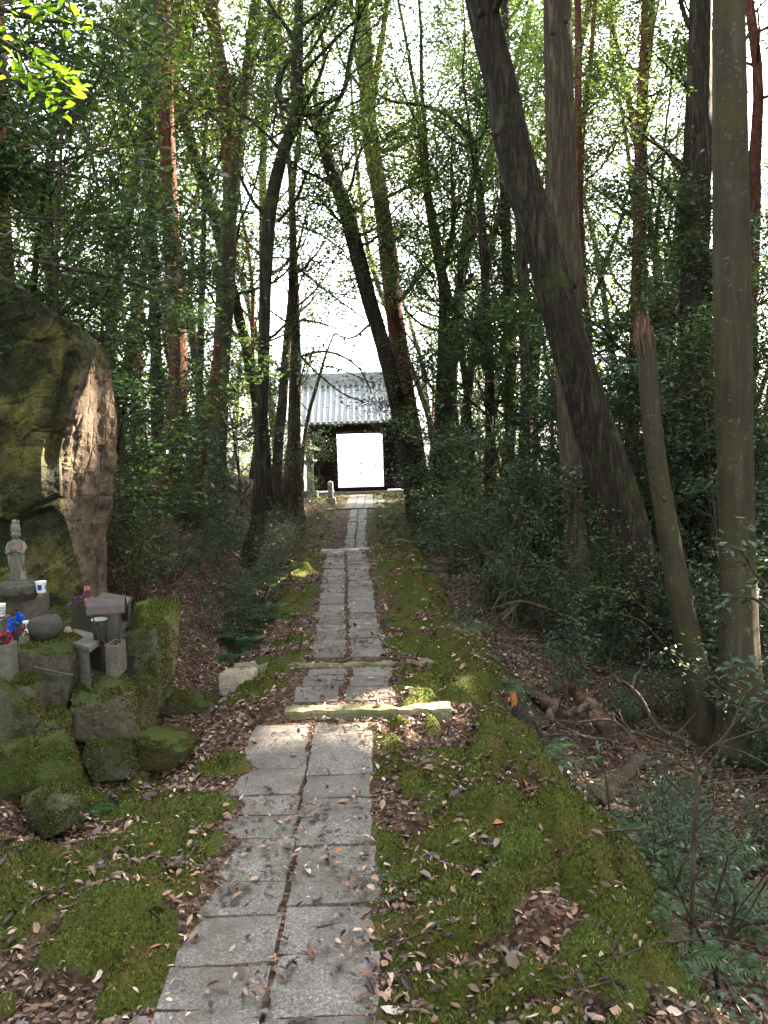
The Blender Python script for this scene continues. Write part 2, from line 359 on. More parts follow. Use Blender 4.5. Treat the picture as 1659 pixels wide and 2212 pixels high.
def ground(X, Y, detail=True):
    X = np.asarray(X, float); Y = np.asarray(Y, float)
    base = path_h(Y); s = X - path_x(Y); d = -s
    e = edge_r(Y) + (fbm(Y * 1.1, Y * 0 + 3, 5, 3) - .5) * .35
    dr = np.interp(Y, DR_Y, DR_S)
    fade = 1 - sstep(38, 44, Y)
    off = -dr * sstep(e - .08, e + .5, s) + (.55 * sstep(7, 22, s) + .35 * sstep(2.5, 6, s) * sstep(8, 14, Y)) * fade
    off = off - .25 * sstep(e + .3, e + 1.2, s) * (1 - sstep(6.5, 9, Y))
    nr = 1 - sstep(6.1, 7.4, Y)
    offl_n = -.05 * np.exp(-((d - 1.15) / .35) ** 2) + .26 * sstep(1.35, 2.1, d) * sstep(2.0, 3.5, Y) + .1 * sstep(1.2, 2.2, d) * (1 - sstep(3.2, 4.6, Y)) + .5 * sstep(2.6, 6, d)
    el = edge_l(Y)
    offl_f = -.24 * np.exp(-((d - el - .35) / .28) ** 2) * (1 - sstep(24, 30, Y)) + (1.15 * sstep(el + .55, el + 2.1, d) + .5 * sstep(3, 12, d)) * (1 - .75 * sstep(22, 32, Y)) * fade
    off = np.where(s < 0, nr * offl_n + (1 - nr) * offl_f, off)
    ter = sstep(1.15, 1.5, d - .42 * np.clip(Y - 5.4, 0, 3)) * sstep(5.1, 5.4, Y) * (1 - sstep(7.4, 8.6, Y))
    off = off + ter * (.27 + .40 * sstep(5.4, 6.2, Y) - off) * (s < 0)
    off = off + .24 * np.exp(-((X - 1.15) / .55) ** 2 - ((Y - 11.8) / .7) ** 2) + .22 * np.exp(-((X - 1.05) / .45) ** 2 - ((Y - 8.0) / .5) ** 2)
    z = base + off
    far = sstep(.46, .62, np.abs(s))
    z = z + (fbm(X * .55, Y * .55, 1, 4) - .5) * .30 * sstep(1.6, 4, np.abs(s))
    # the mossy verge: rounded cushions
    mo = moss_mask(X, Y); mo2 = moss_mask(X, Y, False); f1, f2, hid = cushions(X, Y)
    if detail:
        for cx, cy, cw, ch in CUSH: z = z + ch * np.exp(-(((X - cx) / cw) ** 2 + ((Y - cy) / (cw * .8)) ** 2) ** 1.4)
        c1 = 1 - np.abs(2 * vnoise(X * 2.6 + .4 * vnoise(X * 5, Y * 5, 44), Y * 3.6, 21) - 1)
        c2 = 1 - np.abs(2 * vnoise(X * 6.5, Y * 8.5, 22) - 1)
        z = z + mo2 * far * ((.15 + .07 * hid) * np.sqrt(np.clip(f2 - f1, 0, 1)) + .045 * c2 + .02 * c1 + .03 * (vnoise(X * 15, Y * 15, 77) - .5) - .13)
        z = z + (fbm(X * 9, Y * 9, 31, 3) - .5) * .035 * far
    z = np.where(Y < 36, z - .006 * (1 - sstep(.44, .5, np.abs(s))), z)
    return z
def cushions(X, Y):
    wx = (fbm(X * 3, Y * 3, 201, 2) - .5) * .7; wy = (fbm(X * 3, Y * 3, 205, 2) - .5) * .7
    return cells(X * 2.7 + wx * 1.4, Y * 2.9 + wy * 1.4, 211)
def moss_mask(X, Y, cush=True):
    s = X - path_x(Y); e = edge_r(Y); el = edge_l(Y)
    n = fbm(X * 1.7, Y * 1.3, 51, 4); n2 = fbm(X * 4.5, Y * 3.5, 57, 3)
    right = sstep(.30, .5, s) * (1 - sstep(e + .1, e + .5, s)) * sstep(.33, .46, n * .6 + n2 * .4 + .12 * (1 - sstep(3, 8, Y)))
    near = 1 - sstep(6.0, 6.8, Y)
    left_n = sstep(.36, .5, -s) * sstep(.54, .59, n * .4 + n2 * .6 + .1 * np.exp(-((s + .6) / .2) ** 2) + .12 * sstep(1.25, 1.7, -s) * (1 - sstep(3.6, 4.4, Y)))
    left_f = sstep(.3, .45, -s) * (1 - sstep(el - .05, el + .2, -s)) * sstep(.36, .48, n * .6 + n2 * .4)
    left = left_n * near + left_f * (1 - near)
    m = np.where(s > 0, right, left) * (1 - sstep(33, 36, Y))
    if cush:
        f1, f2, hid = cushions(X, Y); m = m * np.where(hid < .14, .15, 1) * (.25 + .75 * sstep(.03, .2, f2 - f1 + .22 * (n2 - .5)))
    for cx, cy, cw, ch in CUSH: m = np.maximum(m, np.exp(-(((X - cx) / cw) ** 2 + ((Y - cy) / (cw * .8)) ** 2) ** 1.4))
    return m
def ground_pt(x, y, z0=4.0):
    """where the view line through picture position x, y meets the ground"""
    d = ray(x, y); prev = 1.5
    for t in np.arange(1.5, 60, .02):
        p = Vector((0, 0, EYE)) + d * (t / d.y)
        if p.z < float(ground(p.x, p.y)): return p
    return p
def gz(x, y): return float(ground(np.array([x]), np.array([y]))[0])

def axis(segs):
    out = []
    for a, b, st in segs:
        out.append(np.arange(a, b, st))
    return np.concatenate(out + [[segs[-1][1]]])
xs = axis([(-700, -60, 80), (-60, -12, 2.0), (-12, -4, .2), (-4, 3.2, .024), (3.2, 12, .2), (12, 60, 2.0), (60, 700, 80)])
ys = axis([(-30, 0, 1.5), (0, 1.8, .2), (1.8, 8.5, .03), (8.5, 16, .07), (16, 40, .25), (40, 70, 1.5), (70, 1500, 60)])
X, Y = np.meshgrid(xs, ys, indexing='ij'); sh = X.shape
Xf, Yf = X.ravel(), Y.ravel(); Zf = ground(Xf, Yf)
sf = Xf - path_x(Yf)
moss = moss_mask(Xf, Yf)
lit_n = fbm(Xf * 2.1, Yf * 2.1, 61, 4)
litter = np.clip(sstep(.3, .6, lit_n + .15) * (1 - moss * .8), 0, 1)
sand = np.maximum(sstep(38, 40, Yf), 0 * sf)
i, j = np.meshgrid(np.arange(sh[0] - 1), np.arange(sh[1] - 1), indexing='ij')
Q = np.stack([i * sh[1] + j, (i + 1) * sh[1] + j, (i + 1) * sh[1] + j + 1, i * sh[1] + j + 1], -1).reshape(-1, 4)
def ground_mat():
    s = NT('forest_floor'); at = s.n('VertexColor', layer_name='zone'); sp = s.n('SeparateColor'); s.l(at, sp)
    co = s.coord(); a = s.noise(co, 1.3, 5); b = s.noise(co, 9, 5, .7); f = s.noise(co, 60, 4, .8); ff = s.noise(co, 160, 3, .8)
    soil = s.mix(b.outputs[0], (.018, .012, .008), (.06, .04, .028))
    v = s.n('TexVoronoi', feature='F1'); v.inputs['Scale'].default_value = 44; v.inputs['Randomness'].default_value = 1
    s.l(s.coord((1, 1, 1)), v, 0, 0)
    sc = s.n('SeparateColor'); s.l(v.outputs['Color'], sc)
    lc = s.ramp(sc, [(0, (.02, .012, .008)), (.4, (.06, .034, .022)), (.7, (.12, .07, .048)), (.9, (.2, .125, .09)), (1, (.32, .23, .17))]).outputs[0]
    c = s.mix(s.math('MULTIPLY', sp.outputs[1], .75), soil, lc)
    mh = s.mix(.5, f.outputs[0], ff.outputs[0])
    mc = s.ramp(mh, [(.34, (.008, .010, .002)), (.5, (.045, .052, .009)), (.66, (.13, .135, .026))]).outputs[0]
    mc2 = s.ramp(mh, [(.34, (.010, .015, .004)), (.5, (.05, .072, .013)), (.66, (.14, .17, .04))]).outputs[0]
    mc = s.mix(s.ramp(a, [(.45, 0.0), (.65, .8)]).outputs[0], mc, mc2)
    mc = s.mix(s.ramp(s.noise(co, 3.3, 4), [(.52, 0.0), (.68, .75)]).outputs[0], mc, (.085, .058, .02))
    edge = s.math('ADD', sp.outputs[0], s.math('MULTIPLY', s.math('SUBTRACT', b.outputs[0], .5), .9))
    c = s.mix(s.ramp(edge, [(.38, 0.0), (.55, 1.0)]).outputs[0], c, mc)
    c = s.mix(sp.outputs[2], c, (.62, .55, .42))
    hb = s.mix(.5, mh, v.outputs['Distance'])
    return s.finish(c, .95, bump=hb, bd=.02, bs=1.0, spec=.12)
g = mesh_np('ground', np.stack([Xf, Yf, Zf], 1), Q, ground_mat(), attr={'zone': np.stack([moss, litter, sand], 1)})
tag(g, kind='structure')

# ------------------------------------------------------------ the paved path
def granite(name, base, mossy=.3):
    s = NT(name); co = s.coord(); b = s.noise(co, 5, 5, .7); f = s.noise(co, 85, 3, .85); st = s.noise(co, 1.6, 4)
    v = s.n('TexVoronoi'); v.inputs['Scale'].default_value = 110; s.l(co, v)
    g_ = s.n('NewGeometry')
    c = s.ramp(f, [(.36, tuple(x * .22 for x in base)), (.5, base), (.62, tuple(min(.9, x * 2.3) for x in base))]).outputs[0]
    vs = s.n('SeparateColor'); s.l(v.outputs['Color'], vs)
    c = s.mix(.35, c, s.ramp(vs, [(0, (.05, .045, .04)), (.7, base), (1, (.42, .40, .38))]).outputs[0])
    c = s.mix(s.ramp(g_.outputs['Random Per Island'], [(0, .6), (1, 0.0)]).outputs[0], c, tuple(x * .45 for x in base))
    c = s.mix(s.ramp(b, [(.36, .7), (.58, 0.0)]).outputs[0], c, (.075, .06, .045))
    c = s.mix(s.ramp(st, [(.55, 0.0), (.7, mossy)]).outputs[0], c, (.07, .085, .03))
    return s.finish(c, .75, bump=s.mix(.6, b.outputs[0], f.outputs[0]), bd=.006, bs=.9, spec=.35)
M['granite'] = granite('worn_granite_slab', (.18, .160, .145))
M['granite_pale'] = granite('pale_granite', (.44, .41, .36), .15)
M['granite_moss'] = granite('mossy_granite_kerb', (.24, .205, .12), .7)
pb = MB()
def slab(x0, x1, y0, y1, z, th=.06):
    nx, ny = 7, 5
    u = np.linspace(0, 1, nx); v = np.linspace(0, 1, ny)
    U, Vv = np.meshgrid(u, v, indexing='ij')
    jx = RNG.normal(0, .007, 4); jy = RNG.normal(0, .007, 4)
    XX = (x0 + jx[0]) * (1 - U) * (1 - Vv) + (x1 + jx[1]) * U * (1 - Vv) + (x1 + jx[2]) * U * Vv + (x0 + jx[3]) * (1 - U) * Vv
    YY = (y0 + jy[0]) * (1 - U) * (1 - Vv) + (y0 + jy[1]) * U * (1 - Vv) + (y1 + jy[2]) * U * Vv + (y1 + jy[3]) * (1 - U) * Vv
    edge = np.minimum(np.minimum(U, 1 - U) * (nx - 1), np.minimum(Vv, 1 - Vv) * (ny - 1)).clip(0, 1)
    # irregular worn outline
    XX += (vnoise(XX * 0 + x0 * 9, YY * 14, 5) - .5) * .022 * (1 - edge); YY += (vnoise(XX * 14, YY * 0 + y0 * 9, 6) - .5) * .02 * (1 - edge)
    tl = RNG.normal(0, .003, 3)
    sl = (float(path_h(y1)) - float(path_h(y0))) 
    ZZ = z + sl * (Vv - .5) + tl[0] + tl[1] * (U - .5) + tl[2] * (Vv - .5) - .009 * (1 - edge) + (vnoise(XX * 9, YY * 9, 8) - .5) * .008
    top = np.stack([XX, YY, ZZ], -1).reshape(-1, 3)
    Qs = []
    for a in range(nx - 1):
        for b in range(ny - 1): Qs.append([a * ny + b, (a + 1) * ny + b, (a + 1) * ny + b + 1, a * ny + b + 1])
    ring = [a * ny for a in range(nx)] + [(nx - 1) * ny + b for b in range(1, ny)] + [a * ny + ny - 1 for a in range(nx - 2, -1, -1)] + [b for b in range(ny - 2, 0, -1)]
    n0 = nx * ny; low = top[ring] - np.array([0, 0, th])
    for k in range(len(ring)):
        k2 = (k + 1) % len(ring); Qs.append([ring[k], n0 + k, n0 + k2, ring[k2]])
    pb.add(np.vstack([top, low]), Q=[q[::-1] if i_ >= (nx - 1) * (ny - 1) else q for i_, q in enumerate(Qs)])
def paved(Y0, Y1, xl, xr, gap=.028, rows=(.22, .40), rg=.012, wj=.008):
    for side in (0, 1):
        y = Y0
        while y < Y1 - .05:
            L = random.uniform(*rows); wj_ = wj
            if y + L > Y1 - .16: L = Y1 - y
            ym = y + L / 2; a, b = xl(ym), xr(ym); c = (a + b) / 2 + .006 * math.sin(ym * 1.7)
            if side == 0: x0, x1 = a + random.gauss(0, wj), c - gap / 2
            else: x0, x1 = c + gap / 2, b + random.gauss(0, wj)
            slab(x0, x1, y + rg / 2, y + L - rg / 2, float(path_h(ym)) + .012)
            y += L
lin = lambda ya, a, yb, b: (lambda y: a + (b - a) * (y - ya) / (yb - ya))
paved(1.2, 6.04, lin(3.1, -.95, 6.1, -1.0), lin(3.1, -.085, 6.1, -.15))
paved(6.38, 7.38, lin(6.4, -.78, 7.4, -.70), lin(6.4, .0, 7.4, .03), rows=(.3, .42), gap=.06)
paved(7.62, 15.0, lin(7.6, -.71, 15, -1.07), lin(7.6, -.045, 15, -.37), rows=(.28, .45), gap=.05, wj=.02)
paved(15.3, 24.5, lin(15.3, -.76, 24.5, -.99), lin(15.3, -.36, 24.5, -.52), rows=(.4, .8), gap=.03)
for k, (a, b) in enumerate(((-1.22, -.92), (-.9, -.62), (-.6, -.32), (-.3, .02))):
    y = 24.75
    while y < 33.4:
        L = random.uniform(1.2, 2.2); L = min(L, 33.6 - y)
        slab(a - .012 * (y - 24), b - .012 * (y - 24), y, y + L - .03, float(path_h(y + L / 2)) + .03); y += L
pth = pb.build('stone_path', M['granite'], smooth=False); tag(pth, kind='structure')

def kerb(name, pts, wdt, top, th, mat, label, n=26):
    """a long worn stone laid across the path"""
    (x0, y0), (x1, y1) = pts; b = MB(); L = math.hypot(x1 - x0, y1 - y0)
    prof = [(-.5, -1), (-.5, -.12), (-.46, -.02), (-.2, 0), (.2, 0.0), (.46, -.02), (.5, -.12), (.5, -1)]
    V = []; 
    for k in range(n + 1):
        t = k / n; cx, cy = x0 + (x1 - x0) * t, y0 + (y1 - y0) * t
        e = min(1, min(t, 1 - t) * n / 1.0 + .85)
        for (a, h) in prof:
            V.append((cx + (vnoise(t * 9, a * 3, 4) - .5) * .0, cy + a * wdt * e + (float(vnoise(t * 12, a * 3 + x0, 3)) - .5) * .03, top + h * th + (float(vnoise(t * 17, a * 5, 9)) - .5) * .022 - (1 - e) * .02))
    m = len(prof); Q = [[k * m + i, k * m + i + 1, (k + 1) * m + i + 1, (k + 1) * m + i] for k in range(n) for i in range(m - 1)]
    Q = [q[::-1] for q in Q]
    Q += [[0, 1, 6, 7], [1, 2, 5, 6], [2, 3, 4, 5]]
    Q += [[n * m + v for v in q[::-1]] for q in ([0, 1, 6, 7], [1, 2, 5, 6], [2, 3, 4, 5])]
    b.add(V, Q=Q); o = b.build(name, mat, smooth=False); tag(o, label, 'stone step'); return o
kerb('stone_step', ((-.80, 6.22), (.46, 6.18)), .17, float(path_h(6.3)) + .006, .2, M['granite_moss'], 'long yellowish stone step crossed by a bright streak of sunlight')
kerb('stone_step', ((-1.42, 7.55), (.42, 7.47)), .15, float(path_h(7.5)) - .008, .2, M['granite_moss'], 'dull grey mossy stone step just uphill of the sunlit one')
kerb('stone_step', ((-1.18, 15.16), (-.3, 15.14)), .2, float(path_h(15.1)) + .03, .15, M['granite_pale'], 'short pale stone step where the path narrows to thin strips')
kerb('stone_step', ((-1.75, 24.6), (.25, 24.6)), .14, float(path_h(24.6)) + .04, .15, M['granite_moss'], 'thin dark kerb stone in front of the bright gate apron')
# ------------------------------------------------------------ the gate house
def wood(name, dark, light, rough=.8):
    s = NT(name); n = s.noise(s.coord((1, 1, .15)), 14, 5, .7, .5)
    return s.finish(s.ramp(n, [(.3, dark), (.7, light)]).outputs[0], rough, bump=n, bd=.006, spec=.2)
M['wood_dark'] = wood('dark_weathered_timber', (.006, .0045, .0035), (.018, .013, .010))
M['wood_red'] = wood('reddish_timber', (.014, .007, .005), (.04, .02, .014))
def tile_mat():
    s = NT('glazed_grey_roof_tile'); co = s.coord(); n = s.noise(co, 6, 4)
    return s.finish(s.ramp(n, [(.3, (.30, .32, .36)), (.7, (.46, .48, .52))]).outputs[0], .3, spec=.6, bump=n, bd=.004)
M['tile'] = tile_mat()
GY = 35.6; GC = (P(778, 1000, GY)).x; gzb = float(path_h(35)); 
def gx(px): return (px - 778) * GY / F + GC
gate = thing('gate_house', (GC, GY, gzb), 'dark wooden gate house with a grey tiled roof and a bright open doorway', 'gate')
OW, OH = 1.98, 2.36         # clear opening
sill_t = .24
ox0, ox1 = GC - .98, GC + 1.0
WL, WR = GC - 2.2, GC + 1.85     # outer walls
for x0, x1 in ((WL, ox0 - .14), (ox1 + .14, WR)):
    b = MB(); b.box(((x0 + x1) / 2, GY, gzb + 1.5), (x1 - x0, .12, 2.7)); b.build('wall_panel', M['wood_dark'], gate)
for x in (ox0 - .07, ox1 + .07, WL - .02, WR + .02):
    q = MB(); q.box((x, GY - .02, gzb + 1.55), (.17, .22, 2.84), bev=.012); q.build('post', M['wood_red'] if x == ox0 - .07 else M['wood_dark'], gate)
for x in (WL, WR):
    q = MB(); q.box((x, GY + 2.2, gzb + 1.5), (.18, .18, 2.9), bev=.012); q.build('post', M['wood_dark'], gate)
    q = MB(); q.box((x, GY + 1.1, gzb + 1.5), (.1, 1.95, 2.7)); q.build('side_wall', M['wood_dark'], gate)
b = MB(); b.box((GC, GY - .04, gzb + sill_t + OH + .17), (4.3, .26, .28), bev=.015); b.build('lintel', M['wood_red'], gate)
b = MB(); b.box((GC, GY + 2.2, gzb + sill_t + OH + .17), (4.3, .2, .28), bev=.015); b.build('rear_beam', M['wood_dark'], gate)
b = MB(); b.box((GC - .0, GY - .02, gzb + sill_t / 2 + .04), (OW + .3, .22, sill_t - .02), bev=.015); b.build('sill', M['wood_dark'], gate)
b = MB(); b.box((GC + .1, GY - .25, gzb + .02), (4.4, .75, .16), bev=.03); b.build('stone_footing', M['granite_pale'], gate)
# open door leaves, swung inwards, with battens and studs
for sx, x in ((-1, ox0 - .10), (1, ox1 + .10)):
    d = MB(); d.box((x - sx * -.0, GY + .62, gzb + 1.45), (.05, .95, 2.3)); dl = d.build('door_leaf', M['wood_dark'], gate)
    for k in range(6):
        q = MB(); q.box((x - sx * .05, GY + .62, gzb + .55 + k * .36), (.05, .97, .1), bev=.01); q.build('door_batten', M['wood_red'], dl)
# protruding rungs on the left jamb
for k in range(6):
    q = MB(); q.box((ox0 - .1, GY - .19, gzb + .62 + k * .2), (.17, .13, .045), bev=.006); q.build('jamb_rung', M['bark_tan'], gate)
# eaves, rafters
EZ = gzb + sill_t + OH + .34; RY = GY + 1.15; PITCH = math.tan(R(40)); EY = GY - 1.05; RZ = EZ + (RY - EY) * PITCH
rx0, rx1 = GC - 2.42, GC + 2.05
for yy, sgn in ((EY, 1), (2 * RY - EY, -1)):
    for k in range(17 if sgn == 1 else 0):
        x = rx0 + .1 + k * (rx1 - rx0 - .2) / 16
        q = MB(); q.tube([(x, yy + sgn * .04, EZ - .06), (x, RY, RZ - .14)], .035, 4); q.build('rafter', M['wood_dark'], gate)
    q = MB(); q.box(((rx0 + rx1) / 2, yy + sgn * .03, EZ - .03), (rx1 - rx0 - .04, .06, .09)); q.build('eave_board', M['wood_dark'], gate)
# roof of flat pan tiles and round cover tiles, both slopes
for sgn in (1, -1):
    y_at = lambda t: (EY if sgn == 1 else 2 * RY - EY) + sgn * (RY - EY) * t
    q = MB(); n = 18; pitch = (rx1 - rx0) / n; rows = 17
    for k in range(rows):
        t0, t1 = k / rows, (k + 1.12) / rows; z0 = EZ + (RZ - EZ) * t0; z1 = EZ + (RZ - EZ) * min(t1, 1)
        lift = .014
        V = []; m = n * 4 + 1
        for tt, zz, lf in ((t0, z0, lift), (min(t1, 1), z1, 0)):
            for i_ in range(m):
                u = i_ / 4.0; x = rx0 + u * pitch; sag = .018 * math.cos(u * 2 * math.pi)
                V.append((x, y_at(tt), zz + lf + sag))
        V += [(v[0], v[1], v[2] - .03) for v in V[:m]]
        Q = [[i_, i_ + 1, m + i_ + 1, m + i_] for i_ in range(m - 1)] + [[2 * m + i_, 2 * m + i_ + 1, i_ + 1, i_] for i_ in range(m - 1)]
        q.add(V, Q=Q if sgn == 1 else [x_[::-1] for x_ in Q])
    for i_ in range(n + 1):
        x = rx0 + i_ * pitch
        for k in range(rows):
            t0, t1 = k / rows, (k + 1.05) / rows
            p0 = (x, y_at(t0), EZ + (RZ - EZ) * t0 + .05); p1 = (x, y_at(t1), EZ + (RZ - EZ) * t1 + .045)
            q.tube([p0, p1], [.082, .072], 8, cap=(k == 0))
    q.build('tiled_roof_slope', M['tile'], gate)
b = MB(); b.box(((rx0 + rx1) / 2, RY, RZ + .07), (rx1 - rx0 + .1, .42, .3), bev=.02)
b.box(((rx0 + rx1) / 2, RY, RZ + .26), (rx1 - rx0 + .14, .36, .05), bev=.01); b.box(((rx0 + rx1) / 2, RY, RZ + .34), (rx1 - rx0 + .1, .26, .08), bev=.01)
b.tube([(rx0 - .08, RY, RZ + .42), (rx1 + .08, RY, RZ + .42)], .09, 10)
b.build('roof_ridge', M['tile'], gate)
for x in (rx0 - .06, rx1 + .06):
    q = MB(); q.box((x, RY, RZ + .28), (.07, .42, .6), bev=.03); q.build('ridge_end_tile', M['tile'], gate)
for x in (rx0 + .02, rx1 - .02):
    q = MB(); q.add([(x, EY + .1, EZ), (x, 2 * RY - EY - .1, EZ), (x, RY, RZ - .1), (x + .05, EY + .1, EZ), (x + .05, 2 * RY - EY - .1, EZ), (x + .05, RY, RZ - .1)],
                    T=[[0, 2, 1], [3, 4, 5]], Q=[[0, 1, 4, 3], [1, 2, 5, 4], [2, 0, 3, 5]]); q.build('gable_board', M['wood_dark'], gate)
# bamboo brooms and poles leaning on the left wall
bt = thing('leaning_poles', (gx(690), GY - .3, gzb), 'bundle of bamboo brooms and poles leaning in the dark left of the gate doorway', 'brooms')
q = MB(); cx = gx(690); 
for k in range(9):
    a = R(-38 + k * 9.5); q.tube([(cx + math.sin(a) * .85, GY - .42, gzb + .75 - math.cos(a) * .72), (cx - math.sin(a) * .5, GY - .16, gzb + .75 + math.cos(a) * .8)], .011, 5)
q.tube([(cx - .55, GY - .3, gzb + .78), (cx + .55, GY - .3, gzb + .72)], .02, 6)
q.build('pole', M['twig'], bt)
# stone post and stone lantern before the gate
def at_ground(px, Yd):
    p = P(px, 1000, Yd); return (p.x, Yd, gz(p.x, Yd))
p = at_ground(712, 27.5)
sp_ = thing('stone_post', p, 'short pale square stone post on a block beside the gate apron', 'stone post')
b = MB(); b.box((p[0], p[1], p[2] + .1), (.32, .32, .26), bev=.02); b.build('base_block', M['granite_pale'], sp_)
b = MB(); b.box((p[0], p[1], p[2] + .49), (.17, .17, .52), bev=.012); b.add([(p[0] - .085, p[1] - .085, p[2] + .75), (p[0] + .085, p[1] - .085, p[2] + .75), (p[0] + .085, p[1] + .085, p[2] + .75), (p[0] - .085, p[1] + .085, p[2] + .75), (p[0], p[1], p[2] + .8)], T=[[0, 1, 4], [1, 2, 4], [2, 3, 4], [3, 0, 4]]); b.build('shaft', M['granite_pale'], sp_)
p = at_ground(669, 33); 
sl_ = thing('stone_lantern', p, 'tall weathered grey stone lantern half hidden by leaves left of the gate', 'stone lantern')
M['lantern'] = stone_mat('lantern_stone', (.2, .195, .17), (.11, .11, .09), .2)
b = MB(); b.box((p[0], p[1], p[2] + .12), (.6, .6, .3), bev=.04); b.build('base_block', M['lantern'], sl_)
b = MB(); b.lathe([(.17, .25), (.15, .4), (.135, .9), (.15, 1.3), (.2, 1.36)], p, 12); b.build('shaft', M['lantern'], sl_)
b = MB(); b.lathe([(.2, 1.36), (.3, 1.44), (.3, 1.5)], p, 6); b.box((p[0], p[1], p[2] + 1.68), (.3, .3, .34), bev=.02); b.build('light_chamber', M['lantern'], sl_)
b = MB(); b.lathe([(.44, 1.86), (.46, 1.92), (.2, 2.06), (.1, 2.12), (.09, 2.16), (.12, 2.24), (.02, 2.36)], p, 6); b.build('roof_cap', M['lantern'], sl_)
# ------------------------------------------------------------ where sunbeams come down through gaps in the wood
SD = np.array(SUN)
_u = np.cross([0, 0, 1.0], SD); _u /= np.linalg.norm(_u); _v = np.cross(SD, _u)
BEAMS = []      # (point, half width across, half height, flat?)
def beam(p, a, b, flat=False): BEAMS.append((np.array(p, float), a, b, flat))
def keep(V, mg=0.0):
    """False for leaves that would stand in one of the gaps"""
    V = np.asarray(V); k = np.ones(len(V), bool)
    for p, a, b, flat in BEAMS:
        d = V - p; ahead = d @ SD > .6
        if flat:
            q = d - SD * (d[:, 2:3] / SD[2]); inside = (q[:, 0] / (a + mg)) ** 2 + (q[:, 1] / (b + mg * 1.3)) ** 2 < 1
        else: inside = ((d @ _u) / (a + mg)) ** 2 + ((d @ _v) / (b + mg)) ** 2 < 1
        k &= ~(inside & ahead)
    return k
beam((-.12, 6.2, gz(-.1, 6.5)), .62, .27, True)
p = ground_pt(655, 1232); beam(p, .45, .28, True)
beam(P(166, 930, 6.6), .02, .26)
beam(P(1528, 130, 14), .45, .9); beam(P(372, 320, 14), .3, 1.2)
p = ground_pt(1015, 1215); beam(p, .6, .4, True)
beam(P(1600, 1330, 6.7), .12, .3); beam(P(110, 170, 4.6), .55, .5); beam(P(160, 60, 4.4), .5, .4)
beam(P(590, 1180, 14), .3, .4); beam(P(1115, 950, 17), .3, 1.0); beam(P(560, 620, 14.5), .3, .8)

# ------------------------------------------------------------ trees
def grow(p, d, L, r, lvl, segs, tips, rng, up=.12, crook=.22, kids=(3, 5), shrink=.55, step=.35, spread=.8):
    p = np.array(p, float); d = np.array(d, float); d /= np.linalg.norm(d)
    n = max(3, int(L / step)); pts = [p.copy()]; dirs = [d.copy()]
    for i in range(n):
        d = d + rng.normal(0, crook, 3) * .6 + np.array([0, 0, up]); d /= np.linalg.norm(d)
        p = p + d * L / n; pts.append(p.copy()); dirs.append(d.copy())
    rr = np.linspace(r, r * .35, n + 1)
    segs.append((np.array(pts), rr, lvl))
    if lvl == 0:
        for q in pts[1:]: tips.append(q)
        return
    k = rng.integers(kids[0], kids[1] + 1)
    for c in range(k):
        i = rng.integers(max(1, n // 3), n + 1); a = dirs[i]
        s = rng.normal(0, 1, 3); s -= a * s.dot(a); s /= np.linalg.norm(s)
        nd = a + s * spread * rng.uniform(.6, 1.3)
        grow(pts[i], nd, L * shrink * rng.uniform(.7, 1.25), rr[i] * .6, lvl - 1, segs, tips, rng, up, crook, kids, shrink, step, spread)
    grow(pts[-1], dirs[-1], L * shrink, rr[-1], lvl - 1, segs, tips, rng, up, crook, kids, shrink, step, spread)
def put_segs(mb, segs, nmin=4):
    for pts, rr, lvl in segs:
        mb.tube(pts, np.maximum(rr, .003), n=max(nmin, 3 + lvl * 2), cap=False)
def cluster(tips, m, sig, rng, flat=.5):
    t = np.repeat(np.array(tips), m, 0)
    return t + rng.normal(0, 1, t.shape) * np.array([sig, sig, sig * flat])

def smooth_line(pts, k=6):
    """Catmull-Rom through rows of any width"""
    A = np.array(pts, float); A = np.vstack([2 * A[0] - A[1], A, 2 * A[-1] - A[-2]]); o = []
    for i in range(1, len(A) - 2):
        for t in np.linspace(0, 1, k, endpoint=False):
            a, b, c, d = A[i - 1], A[i], A[i + 1], A[i + 2]
            o.append(.5 * ((2 * b) + (-a + c) * t + (2 * a - 5 * b + 4 * c - d) * t * t + (-a + 3 * b - 3 * c + d) * t ** 3))
    o.append(A[-2]); return np.array(o)
def px_line(rows, Z=None, k=6):
    """rows (x, y, width in picture[, Z]) -> points, radii"""
    rr = [(r[0], r[1], r[2], r[3] if len(r) > 3 else Z) for r in rows]
    S = smooth_line(rr, k); pts = np.array([P(a[0], a[1], a[3]) for a in S]); rad = S[:, 2] / 2 * S[:, 3] / F
    return pts, rad
HERO_LINES = []
